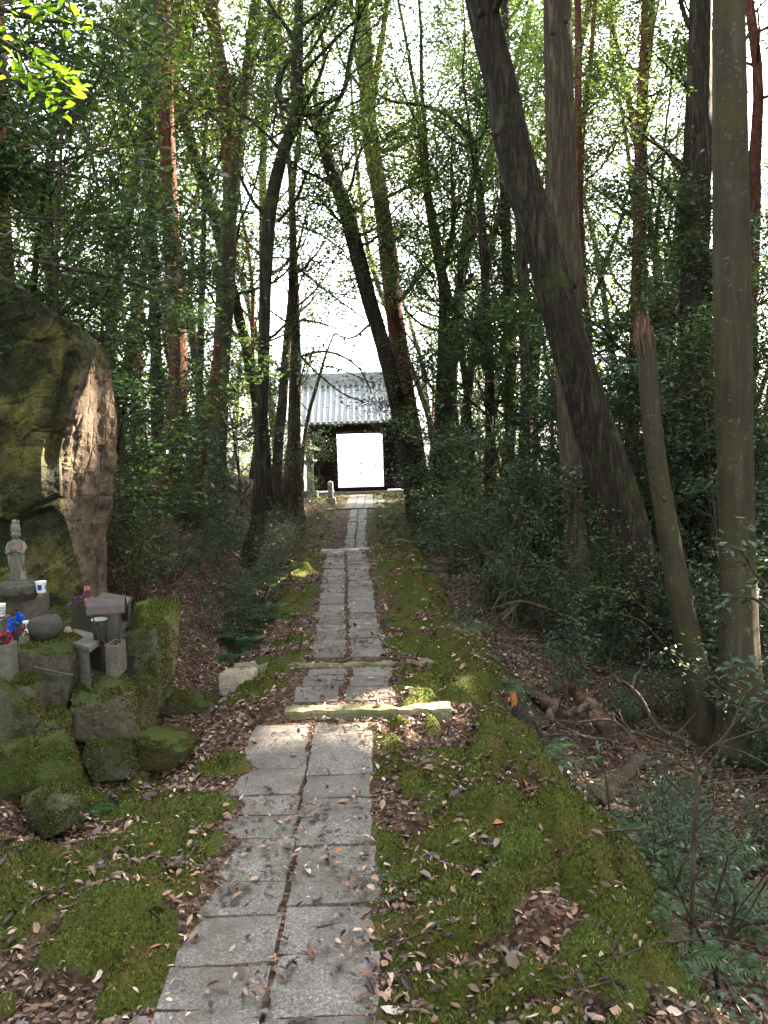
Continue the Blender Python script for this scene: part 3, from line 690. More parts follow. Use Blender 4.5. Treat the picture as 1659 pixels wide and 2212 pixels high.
def hero(name, cat, label, rows, Z, mat, limbs=(), leafmat=None, crown=0, top=4.0, seed=1, leaf=.085, wob=.14, flare=1.5, ring=18, extra_tips=None, twigs=True, group=None, knots=0, lw=.42, branch_n=6, b_from=.35, b_len=2.2, m=16):
    branch_n = int(branch_n * 1.4)
    rng = np.random.default_rng(seed)
    pts, rad = px_line(rows, Z)
    if pts[0][2] < pts[-1][2]: pts, rad = pts[::-1], rad[::-1]     # top first -> base last
    pts, rad = pts[::-1], rad[::-1]                                 # base first
    # carry the trunk down into the soil
    g_ = gz(pts[0][0], pts[0][1]); d0 = pts[0] - pts[2]; d0 = d0 / np.linalg.norm(d0)
    if pts[0][2] > g_:
        while pts[0][2] > g_ - .05:
            q = pts[0] + np.array([d0[0] * .12, d0[1] * .12, -.12]); pts = np.vstack([q, pts]); rad = np.concatenate([[rad[0]], rad]); g_ = gz(q[0], q[1])
            if len(pts) > 200: break
    hgt = pts[:, 2] - g_
    rad = rad * (1 + (flare - 1) * np.exp(-np.clip(hgt, 0, None) / .22))
    if top > 0:
        d = pts[-1] - pts[-4]; d /= np.linalg.norm(d); q = pts[-1].copy(); r0 = rad[-1]; n = int(top / .5)
        ex = []; er = []
        for i in range(n):
            d = d + rng.normal(0, .06, 3); d[2] += .05; d /= np.linalg.norm(d); q = q + d * top / n; ex.append(q.copy()); er.append(r0 * (1 - .75 * (i + 1) / n))
        pts = np.vstack([pts, ex]); rad = np.concatenate([rad, er])
    t = thing(name, tuple(pts[0]), label, cat, group)
    mb = MB(); mb.tube(pts, rad, n=ring, wob=wob, seed=seed)
    for k in range(knots):
        i = rng.integers(len(pts) // 5, int(len(pts) * .8)); a = rng.uniform(0, 6.28); o = np.array([math.cos(a), math.sin(a) , 0]) * rad[i] * .85
        c = pts[i] + o; mb.lathe([(0, -rad[i] * .38), (rad[i] * .3, -rad[i] * .2), (rad[i] * .36, 0), (rad[i] * .22, rad[i] * .28), (0.001, rad[i] * .36)], c, 7, cap=False)
    segs = []; tips = []
    for lb in limbs:
        lp, lr = px_line(lb, Z, 5); mb.tube(lp, np.maximum(lr, .004), n=8, wob=.1, seed=seed + 3, cap=False)
        for q in range(4):
            i = rng.integers(len(lp) // 2, len(lp)); a = lp[i] - lp[i - 1]; a /= np.linalg.norm(a) + 1e-9
            grow(lp[i], a + rng.normal(0, .6, 3), b_len * .4, lr[i] * .5, 1, segs, tips, rng)
    hmax = pts[-1][2]
    for k in range(branch_n):
        i = rng.integers(int(len(pts) * b_from), len(pts) - 1); a = rng.uniform(0, 6.28)
        grow(pts[i], [math.cos(a), math.sin(a), rng.uniform(.2, 1.0)], b_len * rng.uniform(.6, 1.2), max(rad[i] * .28, .012), 2, segs, tips, rng)
    put_segs(mb, segs)
    mb.build('trunk', mat, t, smooth=True); HERO_LINES.append((t, pts, mat))
    if crown and tips:
        crown = int(crown * 1.6); C = cluster(tips, int(m * 1.6), .22, rng); rng.shuffle(C); C = C[:crown]; C = C[keep(C)]
        leaves('crown', C, rng.uniform(.7, 1.25, len(C)) * leaf, lw, leafmat, t, rng)
    return t

hero('cedar_tree', 'tree', 'tall straight cedar with bright red-brown peeling bark, behind the mossy boulder',
     [(352, -30, 30), (355, 100, 31), (362, 330, 32), (372, 560, 34), (385, 760, 38), (380, 900, 41), (368, 1000, 46), (355, 1058, 62)], 14, M['bark_red'], leafmat=M['needle'], crown=5000, top=7, seed=3, branch_n=8, b_from=.6, wob=.08, flare=1.3, knots=2)
hero('cedar_tree', 'tree', 'red-brown cedar crossing behind the slim leaning grey-green trunk, left of the path',
     [(452, -30, 26), (462, 60, 28), (482, 180, 30), (494, 300, 30), (497, 450, 30), (492, 620, 30), (478, 800, 33), (462, 960, 36), (455, 1010, 40)], 16, M['bark_red'], leafmat=M['needle'], crown=4000, top=6, seed=5, branch_n=7, b_from=.55, wob=.1, flare=1.2,
     limbs=[[(478, 195, 8), (455, 190, 6), (430, 215, 5), (400, 240, 4), (360, 262, 2)], [(495, 560, 7), (450, 590, 6), (400, 602, 5), (385, 598, 3)], [(462, 60, 6), (420, 80, 4), (385, 82, 3)]])
hero('broadleaf_tree', 'tree', 'slim grey-green trunk leaning right as it rises, crossing the red-brown cedar',
     [(556, -30, 22), (548, 60, 25), (530, 200, 27), (512, 330, 29), (498, 450, 30), (488, 560, 32), (482, 700, 34), (476, 850, 38), (470, 960, 42), (466, 1010, 52)], 15.2, M['bark_mossy'], leafmat=M['leaf_mid'], crown=5000, top=5, seed=8, branch_n=7, b_from=.6)
hero('broadleaf_tree', 'tree', 'dark trunk with a crooked upper fork and thick bend, standing beside the left fern ditch',
     [(648, -30, 18), (646, 60, 21), (642, 160, 26), (640, 250, 26), (612, 330, 25), (590, 420, 27), (580, 500, 27), (574, 620, 25), (570, 760, 25), (566, 900, 26), (562, 1030, 27), (556, 1130, 30), (550, 1165, 36)], 13.5, M['bark_grey'], leafmat=M['leaf_mid'], crown=6500, top=5, seed=12, knots=3,
     limbs=[[(642, 160, 16), (628, 130, 12), (610, 150, 14), (600, 200, 14), (612, 230, 13), (640, 246, 12)], [(645, 110, 10), (620, 60, 9), (590, 20, 7), (570, -30, 6)],
            [(652, 160, 8), (690, 120, 8), (740, 70, 7), (780, 30, 6), (800, -20, 5)], [(650, 245, 14), (680, 250, 12), (705, 225, 8), (740, 200, 8), (755, 120, 7), (770, 60, 6)],
            [(648, 60, 9), (680, 35, 8), (720, 10, 6), (750, -30, 5)], [(580, 470, 9), (550, 440, 8), (530, 405, 7), (515, 370, 4)], [(600, 480, 8), (640, 430, 8), (660, 380, 5)],
            [(585, 300, 5), (650, 262, 5), (720, 242, 4), (780, 215, 4)]])
hero('broadleaf_tree', 'tree', 'pale tan trunk with a twisted flared foot just left of the stone lantern',
     [(628, 380, 12), (632, 520, 14), (634, 640, 22), (638, 780, 26), (636, 900, 28), (634, 1000, 32), (632, 1050, 44)], 23, M['bark_tan'], leafmat=M['leaf_mid'], crown=3500, top=8, seed=15, wob=.2, branch_n=9, b_from=.3)
hero('broadleaf_tree', 'tree', 'pale smooth trunk leaning slightly, between the dark forked trunk and the twisted tan one',
     [(634, 560, 13), (628, 660, 17), (620, 740, 19), (612, 850, 20), (602, 950, 22), (596, 1060, 26)], 21, M['bark_tan'], leafmat=M['leaf_mid'], crown=3500, top=8, seed=18, branch_n=8, b_from=.5)
hero('broadleaf_tree', 'tree', 'massive ivy-clad tree leaning left over the gate, standing right of the path',
     [(690, 262, 24), (705, 330, 27), (728, 400, 28), (752, 470, 30), (775, 560, 32), (795, 640, 33), (822, 730, 34), (848, 830, 35), (872, 940, 38), (893, 1040, 42), (912, 1140, 54)], 19.5, M['bark_grey'], leafmat=M['leaf_mid'], crown=9000, top=0.0, seed=22, wob=.16, branch_n=9, b_from=.62, b_len=1.8, m=22,
     limbs=[[(690, 262, 20), (672, 240, 15), (640, 232, 13), (610, 220, 12), (600, 160, 9), (590, 100, 8)], [(700, 300, 14), (712, 250, 10), (745, 190, 9), (762, 110, 8), (775, 40, 7), (785, -20, 5)],
            [(690, 262, 13), (680, 200, 9), (700, 130, 8), (690, 50, 6), (700, -20, 5)]])
hero('cedar_tree', 'tree', 'dark red-brown trunk rising behind the tree that leans over the gate',
     [(782, -30, 26), (786, 60, 28), (790, 160, 30), (800, 300, 32), (822, 430, 33), (840, 560, 35), (852, 680, 37), (868, 800, 40), (886, 920, 44), (896, 1010, 48)], 23, M['bark_red'], leafmat=M['leaf_mid'], crown=8000, top=7, seed=25, branch_n=10, b_from=.35, b_len=2.4, m=20,
     limbs=[[(800, 230, 20), (812, 170, 17), (822, 110, 14), (830, 50, 12), (838, -20, 9)], [(800, 330, 12), (850, 320, 10), (880, 300, 8), (905, 250, 6), (915, 235, 4)], [(795, 120, 12), (770, 60, 9), (750, -20, 6)]])
hero('broadleaf_tree', 'tree', 'huge dark furrowed trunk leaning left across the right side with an elbow high up',
     [(1030, -60, 58), (1040, 0, 60), (1062, 90, 64), (1085, 190, 66), (1100, 280, 76), (1118, 350, 74), (1150, 450, 76), (1182, 560, 78), (1212, 680, 82), (1245, 800, 84), (1275, 900, 88), (1308, 1010, 94), (1342, 1120, 98), (1366, 1220, 102), (1388, 1330, 108), (1404, 1410, 122)], 8.7, M['bark_grey'], leafmat=M['leaf_dark'], crown=6000, top=6, seed=31, wob=.13, ring=28, knots=6, branch_n=5, b_from=.75)
hero('broadleaf_tree', 'tree', 'upright knotty trunk standing behind the huge leaning one',
     [(1203, -60, 56), (1205, 60, 58), (1208, 200, 60), (1212, 350, 60), (1218, 500, 62), (1226, 600, 64), (1226, 720, 52), (1228, 850, 48), (1234, 1000, 48), (1244, 1150, 50), (1252, 1300, 56), (1258, 1390, 74)], 10.5, M['bark_tan'], leafmat=M['leaf_mid'], crown=5000, top=6, seed=34, wob=.14, ring=24, knots=14, branch_n=5, b_from=.8)
hero('broadleaf_tree', 'tree', 'big smooth mossy trunk, straight and closest to the right-hand edge',
     [(1574, -60, 64), (1576, 60, 66), (1578, 250, 70), (1580, 450, 74), (1582, 650, 78), (1586, 850, 76), (1590, 1050, 74), (1594, 1250, 74), (1598, 1420, 84), (1604, 1560, 104), (1608, 1610, 130)], 6.6, M['bark_mossy'], leafmat=M['leaf_mid'], crown=4000, top=7, seed=37, wob=.06, ring=28, flare=1.15, branch_n=4, b_from=.85)
hero('broadleaf_tree', 'tree', 'dark upright trunk just behind the smooth mossy one, with a sunlit upper right side',
     [(1512, -60, 44), (1513, 60, 46), (1510, 200, 52), (1506, 350, 56), (1503, 500, 58), (1500, 640, 56), (1500, 780, 54), (1502, 900, 56), (1505, 1000, 62)], 13.5, M['bark_grey'], leafmat=M['leaf_mid'], crown=5000, top=5, seed=40, knots=4, branch_n=5, b_from=.8,
     limbs=[[(1490, 60, 12), (1475, 20, 10), (1460, -40, 9)], [(1478, 380, 10), (1440, 330, 8), (1400, 300, 6), (1350, 250, 4)], [(1478, 460, 9), (1430, 400, 7), (1390, 365, 5), (1370, 350, 3)]])
hero('cedar_tree', 'tree', 'thin reddish cedar pole with dead side twigs, in the bright gap behind the snapped trunk',
     [(1396, -60, 13), (1392, 60, 14), (1386, 180, 15), (1381, 330, 17), (1378, 480, 19), (1373, 620, 20), (1370, 800, 22), (1369, 930, 26)], 16, M['bark_red'], leafmat=M['needle'], crown=1500, top=4, seed=43, branch_n=3, b_from=.85,
     limbs=[[(1385, 160, 3), (1350, 130, 3), (1320, 60, 2)], [(1383, 250, 3), (1350, 215, 3), (1310, 190, 2)], [(1382, 320, 3), (1340, 300, 3), (1300, 260, 2)], [(1385, 120, 4), (1410, 60, 4), (1430, -20, 2)], [(1379, 400, 3), (1420, 370, 3), (1440, 330, 2)]])
hero('cedar_tree', 'tree', 'thin dark red pole hugging the right side of the knotty upright trunk',
     [(1246, -60, 13), (1250, 100, 14), (1248, 300, 14), (1246, 500, 14), (1247, 700, 14), (1246, 900, 16), (1246, 1000, 18)], 14.5, M['bark_red'], leafmat=M['needle'], crown=1200, top=4, seed=46, branch_n=3, b_from=.85,
     limbs=[[(1250, 250, 4), (1290, 220, 4), (1330, 170, 3), (1362, 90, 3)], [(1250, 400, 4), (1300, 360, 4), (1350, 280, 3)]])
hero('cedar_tree', 'tree', 'dark red-brown trunk at the left-hand edge, standing behind the boulder top',
     [(-6, 200, 30), (-2, 350, 32), (6, 500, 36), (14, 640, 40), (16, 800, 44)], 9.5, M['bark_red'], leafmat=M['leaf_dark'], crown=3000, top=7, seed=49, branch_n=5, b_from=.5)
hero('young_tree', 'tree', 'thin reddish sapling stem rising just behind the boulder crest',
     [(138, 190, 5), (134, 280, 6), (130, 360, 7), (124, 480, 8), (121, 600, 9), (120, 720, 10)], 7.6, M['bark_tan'], leafmat=M['leaf_mid'], crown=2600, top=1.2, seed=52, branch_n=9, b_from=.35, b_len=1.2, leaf=.075, m=10,
     limbs=[[(120, 565, 4), (95, 545, 4), (60, 550, 3), (20, 545, 3), (-10, 570, 2)], [(130, 330, 4), (160, 260, 5), (200, 190, 6), (235, 130, 4)]])
hero('broadleaf_tree', 'tree', 'black slender trunk between the sapling and the red-barked cedar',
     [(316, -60, 24), (318, 80, 24), (321, 250, 24), (326, 420, 22), (332, 600, 22), (336, 760, 24), (340, 900, 26)], 17, M['bark_dark'], leafmat=M['leaf_dark'], crown=5000, top=6, seed=55, branch_n=10, b_from=.3)
hero('broadleaf_tree', 'tree', 'leaning branchy trunk that forks low, right of the dark red one behind the gate-side tree',
     [(905, 250, 10), (918, 380, 14), (932, 470, 20), (948, 560, 24), (960, 640, 24), (958, 760, 26), (952, 900, 28), (950, 1040, 32)], 20.5, M['bark_dark'], leafmat=M['leaf_mid'], crown=7000, top=5, seed=58, branch_n=9, b_from=.4, m=20,
     limbs=[[(955, 590, 14), (975, 520, 12), (980, 450, 10), (975, 360, 8)], [(958, 700, 10), (990, 640, 9), (1020, 590, 7)]])
hero('broadleaf_tree', 'tree', 'slim dark trunk with an arching bough sweeping left toward the gate-side tree',
     [(1016, 300, 12), (1028, 360, 14), (1038, 440, 16), (1046, 560, 17), (1052, 700, 18), (1058, 850, 20), (1060, 1000, 24)], 18, M['bark_grey'], leafmat=M['leaf_mid'], crown=6000, top=0, seed=61, branch_n=9, b_from=.35, m=20,
     limbs=[[(1016, 300, 12), (990, 270, 10), (950, 240, 8), (900, 225, 7), (850, 220, 6), (810, 200, 5), (790, 188, 3)], [(1018, 310, 8), (1010, 240, 6), (1000, 160, 5), (1005, 80, 4), (1000, 0, 3)]])
hero('broadleaf_tree', 'tree', 'dark straight trunk right beside the elbowed giant, far among shrubs',
     [(1128, 560, 22), (1134, 700, 24), (1138, 830, 26), (1136, 960, 28), (1134, 1040, 32)], 17, M['bark_tan'], leafmat=M['leaf_mid'], crown=4000, top=7, seed=64, branch_n=8, b_from=.3)
# the snapped trunk
rows = [(1388, 706, 33), (1398, 780, 37), (1404, 860, 40), (1412, 940, 40), (1424, 1030, 41), (1436, 1100, 44), (1450, 1180, 47), (1466, 1270, 52), (1484, 1360, 56), (1502, 1450, 61), (1520, 1530, 66), (1530, 1575, 78)]
t = hero('broken_tree', 'broken tree', 'snapped leaning trunk with a splintered orange-brown top, right of the huge leaning tree', rows, 6.9, M['bark_mossy'], top=0, seed=70, branch_n=0, ring=22, wob=.12, flare=1.1, knots=2)
q = MB(); c = P(1387, 706, 6.9); ax = (P(1380, 660, 6.9) - P(1392, 740, 6.9)).normalized(); rs = np.random.default_rng(4)
for ring_, (rr0, hm) in enumerate(((.064, 1.0), (.046, .75), (.028, 1.1), (.01, .8))):
    ns = (22, 15, 9, 3)[ring_]
    for k in range(ns):
        a = 6.283 * (k + rs.uniform(-.3, .3)) / ns; e1 = Vector((math.cos(a), math.sin(a), 0)); e2 = Vector((-math.sin(a), math.cos(a), 0)); wd_ = rr0 * 6.283 / ns * .62 + .004
        L = hm * (.02 + .14 * (.5 + .5 * math.sin(a * 1.0 + 2.6)) * rs.uniform(.3, 1.2) + .02 * rs.random()); b0 = c - ax * .12 + e1 * rr0; m0 = c + e1 * rr0 * 1.04 + ax * L * .45; t0 = c + e1 * (rr0 * rs.uniform(.8, 1.25)) + e2 * rs.normal(0, .012) + ax * L
        th_ = .008; q.add([b0 - e2 * wd_, b0 + e2 * wd_, b0 - e1 * th_ * 2, m0 - e2 * wd_ * .75, m0 + e2 * wd_ * .6, m0 - e1 * th_, t0], T=[[3, 4, 6], [4, 5, 6], [5, 3, 6]], Q=[[0, 1, 4, 3], [1, 2, 5, 4], [2, 0, 3, 5]])
for k in range(7):      # peeling strips below the break
    a = rs.uniform(2.6, 6.2); e1 = Vector((math.cos(a), math.sin(a), 0)); p0 = c + e1 * .066 - ax * rs.uniform(0, .05); q.tube([p0, p0 - ax * .1 + e1 * .012, p0 - ax * rs.uniform(.16, .4) + e1 * .006], [.008, .010, .001], 4)
M['splinter'] = bark_mat('splintered_heartwood', (.05, .03, .02), (.17, .10, .072), (.38, .26, .19), vs=9, bump=.006)
q.build('splintered_top', M['splinter'], t)
for lb in ([(1396, 715, 7), (1430, 735, 6), (1462, 765, 5), (1480, 800, 4), (1510, 830, 3)],): pass
# red strip of peeled trunk left of the crossing trunks
hero('broken_tree', 'broken tree', 'short reddish split stump with peeling strips, leaning beside the crossing trunks',
     [(470, 740, 9), (462, 800, 13), (452, 880, 17), (440, 940, 20), (430, 1005, 22)], 13.2, M['bark_red'], top=0, seed=73, branch_n=0, wob=.35)

# ------------------------------------------------------------ trees of the wood, copied from a few built here
def proto_tree(name, mat, leafmat, H, r, crown, seed, lean=.02, b0=.28, nb=16, bl=2.6, leaf=.11, m=16, sig=.3, up=.12, cat='tree', lvl=2, lw=.42):
    rng = np.random.default_rng(seed); q = np.array([0, 0, -.3]); d = np.array([rng.normal(0, lean), rng.normal(0, lean), 1.0])
    pts = [q.copy()]; n = int(H / .6)
    for i in range(n):
        d = d + rng.normal(0, .045, 3); d[2] = 1; q = q + d / np.linalg.norm(d) * H / n; pts.append(q.copy())
    pts = np.array(pts); rad = r * (1 - .8 * np.linspace(0, 1, n + 1) ** 1.2); rad[0] *= 1.5; rad[1] *= 1.15
    t = thing(name, (0, 0, 0), None, cat)
    mb = MB(); mb.tube(pts, rad, n=9, wob=.12, seed=seed); segs = []; tips = []
    for k in range(nb):
        f = b0 + (1 - b0) * (k + rng.uniform(0, 1)) / nb; i = min(n, int(f * n)); a = k * 2.4 + rng.uniform(-.5, .5); l = bl * (1.15 - .6 * f) * rng.uniform(.6, 1.2)
        grow(pts[i], [math.cos(a), math.sin(a), rng.uniform(.15, .8)], l, max(rad[i] * .35, .012), lvl, segs, tips, rng, up=up, kids=(2, 3))
    put_segs(mb, segs, 3); mb.build('trunk', mat, t, smooth=True)
    tt = np.array(tips); cn = fbm(tt[:, 0] * 1.1 + tt[:, 2] * .4, tt[:, 1] * 1.1 + tt[:, 2] * .7, seed, 2); tt = tt[cn > np.quantile(cn, .56)]
    C = cluster(tt, int(m * 2.1), sig * .85, rng, .6); rng.shuffle(C); C = C[:crown]
    leaves('crown', C, rng.uniform(.7, 1.3, len(C)) * leaf, lw, leafmat, t, rng)
    return t
PB = [proto_tree('broadleaf_tree', M['bark_grey'], M['leaf_mid'], 17, .15, 10500, 101, .05, nb=22),
      proto_tree('broadleaf_tree', M['bark_tan'], M['leaf_yel'], 15, .12, 8500, 102, .09, b0=.4, nb=22),
      proto_tree('broadleaf_tree', M['bark_dark'], M['leaf_dark'], 18, .18, 11000, 103, .05, b0=.2, nb=22),
      proto_tree('broadleaf_tree', M['bark_mossy'], M['leaf_mid'], 14, .10, 9000, 104, .12, b0=.25, nb=20)]
PK = [proto_tree('cedar_tree', M['bark_red'], M['needle'], 19, .16, 8000, 111, .02, b0=.45, nb=26, bl=1.7, leaf=.13, lvl=1, up=-.02, lw=.25, m=40),
      proto_tree('cedar_tree', M['bark_red'], M['needle'], 16, .11, 6000, 112, .03, b0=.5, nb=20, bl=1.4, leaf=.12, lvl=1, up=0, lw=.25, m=40)]
PU = [proto_tree('understory_tree', M['bark_tan'], M['leaf_mid'], 4.6, .035, 5200, 121, .1, b0=.15, nb=16, bl=1.5, leaf=.085, m=12, sig=.16, up=.03),
      proto_tree('understory_tree', M['bark_grey'], M['leaf_dark'], 3.6, .03, 5200, 122, .1, b0=.12, nb=16, bl=1.4, leaf=.085, m=12, sig=.16, up=0),
      proto_tree('understory_tree', M['bark_tan'], M['leaf_blue'], 2.9, .026, 4600, 123, .12, b0=.1, nb=15, bl=1.2, leaf=.08, m=12, sig=.14, up=0),
      proto_tree('understory_tree', M['bark_dark'], M['leaf_dark'], 6.0, .05, 6500, 124, .08, b0=.2, nb=18, bl=1.9, leaf=.09, m=12, sig=.2, up=.03)]
def proto_shrub(seed, H, mat, n, leaf, spread=.5):
    rng = np.random.default_rng(seed); t = thing('shrub', (0, 0, 0), None, 'shrub'); mb = MB(); segs = []; tips = []
    for k in range(7):
        a = rng.uniform(0, 6.28); grow([rng.normal(0, .08), rng.normal(0, .08), -.05], [math.cos(a) * spread, math.sin(a) * spread, 1], H * rng.uniform(.6, 1), .008, 1, segs, tips, rng, up=.06, step=.14, kids=(3, 5))
    put_segs(mb, segs, 3); mb.build('stem', M['twig'], t, smooth=True)
    C = cluster(tips, 12, .075, rng, .6); rng.shuffle(C); C = C[:int(n * 1.5)]
    leaves('foliage', C, rng.uniform(.7, 1.3, len(C)) * leaf, .42, mat, t, rng); return t
PS = [proto_shrub(131, 1.3, M['leaf_dark'], 1500, .065), proto_shrub(132, 1.0, M['leaf_blue'], 1300, .06, .8), proto_shrub(133, 1.6, M['leaf_mid'], 1500, .06, .4), proto_shrub(134, .7, M['leaf_blue'], 900, .05, .9)]
PROTOS = PB + PK + PU + PS
ZONES = [(-4000, 60, 'at the left-hand edge'), (60, 230, 'above the mossy boulder'), (230, 345, 'between boulder and red cedar'), (345, 450, 'right behind the red-barked cedar'),
         (450, 560, 'behind the crossing trunks'), (560, 665, 'left of the gate roof'), (665, 850, 'over the gate'), (850, 1000, 'just right of the gate'), (1000, 1200, 'left of the huge leaning trunk'),
         (1200, 1380, 'between huge leaning and snapped trunks'), (1380, 1540, 'between snapped and smooth mossy trunks'), (1540, 6000, 'beyond the smooth mossy trunk')]
ORD = ['leftmost', 'second from left', 'third from left', 'fourth from left', 'fifth from left', 'sixth from left', 'seventh from left', 'eighth from left', 'ninth from left', 'tenth from left', 'eleventh from left', 'twelfth from left'] + ['%dth from left' % k for k in range(13, 60)]
PLACED = []
def pic_x(p):
    d = CR.transposed() @ (Vector(p) - Vector((0, 0, EYE))); return 829.5 + F * d.x / max(-d.z, .01)
def place(proto, loc, desc, sc=1.0, group=None, rz=None):
    o = copy_thing(proto, loc, random.uniform(0, 6.28) if rz is None else rz, sc, group=group)
    Yd = loc[1]; band = 'near' if Yd < 9 else 'midway' if Yd < 17 else 'farther' if Yd < 26 else 'distant'
    px = pic_x(loc); zn = [z[2] for z in ZONES if z[0] <= px < z[1]] or ['at the wood edge']
    PLACED.append((o, desc, band, zn[0], px)); return o
def label_placed():
    from collections import defaultdict
    dd = defaultdict(list)
    for r in PLACED: dd[(r[1], r[2], r[3])].append(r)
    for (desc, band, zn), L in dd.items():
        L.sort(key=lambda r: r[4])
        for i, r in enumerate(L):
            r[0]['label'] = f"{desc}, {band}, {zn}" + ('' if len(L) == 1 else f", {ORD[i]}")
DB = ['tall grey-barked tree with green leaves', 'pale-barked tree with yellow-green leaves', 'tall black-barked evergreen', 'slim mossy-barked tree']
HEROES = [(o.location.x, o.location.y) for o in bpy.data.objects if o.type == 'EMPTY' and o.parent is None and o not in PROTOS]
rng = np.random.default_rng(77)
pos = []
def ok(x, y, dmin=1.5):
    if y < 38 and abs(x - float(path_x(y))) < 2.6: return False
    if y < 17 and 330 < 829 + F * x / y < 640: return False
    px = 829 + F * x / y
    if y >= 22 and 610 < px < 905: return False
    bd = np.array([x, y]) - BEAMS[0][0][:2]
    if abs(bd @ np.array([SD[1], -SD[0]])) / math.hypot(SD[0], SD[1]) < 1.5 and bd @ SD[:2] > 0: return False
    return all((x - a) ** 2 + (y - b) ** 2 > dmin ** 2 for a, b in pos + HEROES)
n = 0
while len(pos) < 86 and n < 6000:
    n += 1; y = 12 + 44 * rng.random() ** .8; x = rng.uniform(-1, 1) * (.52 * y + 3)
    if not ok(x, y, 1.5 + y * .02): continue
    pos.append((x, y)); z = gz(x, y); k = rng.random()
    if k < .27: place(PK[rng.integers(2)], (x, y, z), 'straight red-barked cedar', rng.uniform(.8, 1.1), 'cedars standing back in the wood')
    else:
        i = int(rng.choice(4, p=[.3, .2, .25, .25])); place(PB[i], (x, y, z), DB[i], rng.uniform(.8, 1.15), 'trees standing back in the wood')
# trees added out of view on the sunward side to shade the path
for k in range(16):
    x = rng.uniform(9, 16); y = rng.uniform(3, 24)
    if x < .5 * y + 2.5 or any(abs((np.array([x, y]) - p_[:2]) @ np.array([SD[1], -SD[0]])) / math.hypot(SD[0], SD[1]) < a_ * .6 + 1.0 for p_, a_, b_, f_ in BEAMS): continue
    i = rng.integers(4); place(PB[i], (x, y, gz(x, y)), DB[i], rng.uniform(.9, 1.15), 'trees standing back in the wood')
DU = ['leafy green understory tree', 'dark glossy understory tree', 'bluish-green understory tree', 'taller dark understory tree']
def und(px, Yd, k, sc=1.0):
    x = P(px, 1000, Yd).x; place(PU[k], (x, Yd, gz(x, Yd)), DU[k], sc, 'understory trees')
for px, Yd, k, sc in ((20, 8.6, 3, .95), (95, 9.5, 1, 1.2), (160, 9.2, 0, .95), (215, 9.6, 1, .8), (60, 11.5, 3, 1.2), (240, 13, 3, .9), (275, 12.5, 2, .8), (320, 17, 2, 1.0), (430, 19, 0, .9), (150, 13, 3, 1.2), (300, 19, 0, 1.3), (370, 20, 3, 1.0),
                      (420, 17, 3, 1.0), (520, 17, 2, .9), (520, 21, 1, 1.1), (575, 24, 0, .9), (590, 27, 2, .8), (600, 30, 0, .75), (975, 33, 0, .8), (965, 27, 2, .9), (955, 23, 2, .7), (970, 24, 2, 1.0), (960, 20, 1, 1.0),
                      (985, 22, 3, 1.1), (1000, 17, 2, 1.1), (1040, 19, 0, 1.2), (1060, 15, 2, .95), (1110, 17, 1, 1.2), (1130, 13.5, 2, 1.0), (1180, 15, 0, 1.2), (1200, 12.5, 1, .85), (1240, 19, 3, 1.2), (1290, 14, 2, 1.2), (1320, 17, 1, 1.2),
                      (1350, 12.5, 2, 1.1), (1400, 12, 2, 1.25), (1440, 11, 1, .95), (1470, 13, 2, 1.3), (1530, 11, 0, 1.0), (1560, 10, 2, .95), (1640, 11, 1, 1.1), (1650, 9, 2, .8), (1600, 14, 0, 1.2), (1450, 16, 0, 1.2), (1240, 11.8, 2, .7), (1660, 13, 3, 1.1)):
    und(px, Yd, k, sc)
n = 0; c = 0
while c < 60 and n < 4000:
    n += 1; y = 17 + 28 * rng.random(); x = rng.uniform(-1, 1) * (.5 * y + 2)
    if not ok(x, y, .7): continue
    c += 1; k = int(rng.integers(4)); place(PU[k], (x, y, gz(x, y)), DU[k], rng.uniform(.8, 1.3), 'understory trees')
DS = ['dark-leaved shrub', 'low spreading bluish shrub', 'upright green shrub', 'knee-high leafy shrub']
def shr(x, y, k, sc): place(PS[k], (x, y, gz(x, y)), DS[k], sc, 'shrubs on the forest floor')
c = 0; n = 0
while c < 120 and n < 9000:
    n += 1; y = 8.5 + 22 * rng.random() ** 1.3; x = rng.uniform(-1, 1) * (.5 * y + 1); s = x - float(path_x(y))
    if s > 0 and s < float(edge_r(y)) + .7: continue
    if s < 0 and -s < float(edge_l(y)) + 1.0: continue
    if s < 0 and y < 10: continue
    if s < 0 and y < 16 and rng.random() < .6: continue
    c += 1; shr(x, y, int(rng.integers(4)), rng.uniform(.7, 1.2))
for px, Yd, k, sc in ((930, 16, 1, .7), (960, 13, 3, 1.0), (1010, 12.3, 1, .9), (1050, 11, 3, 1.0), (1100, 10.4, 1, .8), (1150, 9.8, 3, 1.0), (1200, 9.5, 1, .8), (1300, 9.2, 3, 1.1), (1340, 8.6, 1, .7), (1440, 8.4, 1, 1.0), (1330, 10.5, 0, .9), (1480, 8, 0, .7), (1540, 7.6, 1, .8),
                      (1640, 7.4, 0, .9), (1655, 6.4, 1, .8), (310, 8.0, 2, .8), (350, 9.6, 3, .7), (420, 11, 3, .8), (450, 12, 3, .9), (500, 14, 3, 1.2), (275, 7.8, 0, .8), (265, 9.8, 2, 1.1), (400, 13, 1, 1.0), (930, 19, 1, 1.0), (915, 22, 0, .8), (520, 10.2, 2, .5), (545, 11, 0, .6), (565, 12.2, 2, .6), (505, 9.2, 3, .7), (530, 9.6, 0, .45), (590, 14, 2, .6)):
    x = P(px, 1000, Yd).x; shr(x, Yd, k, sc)

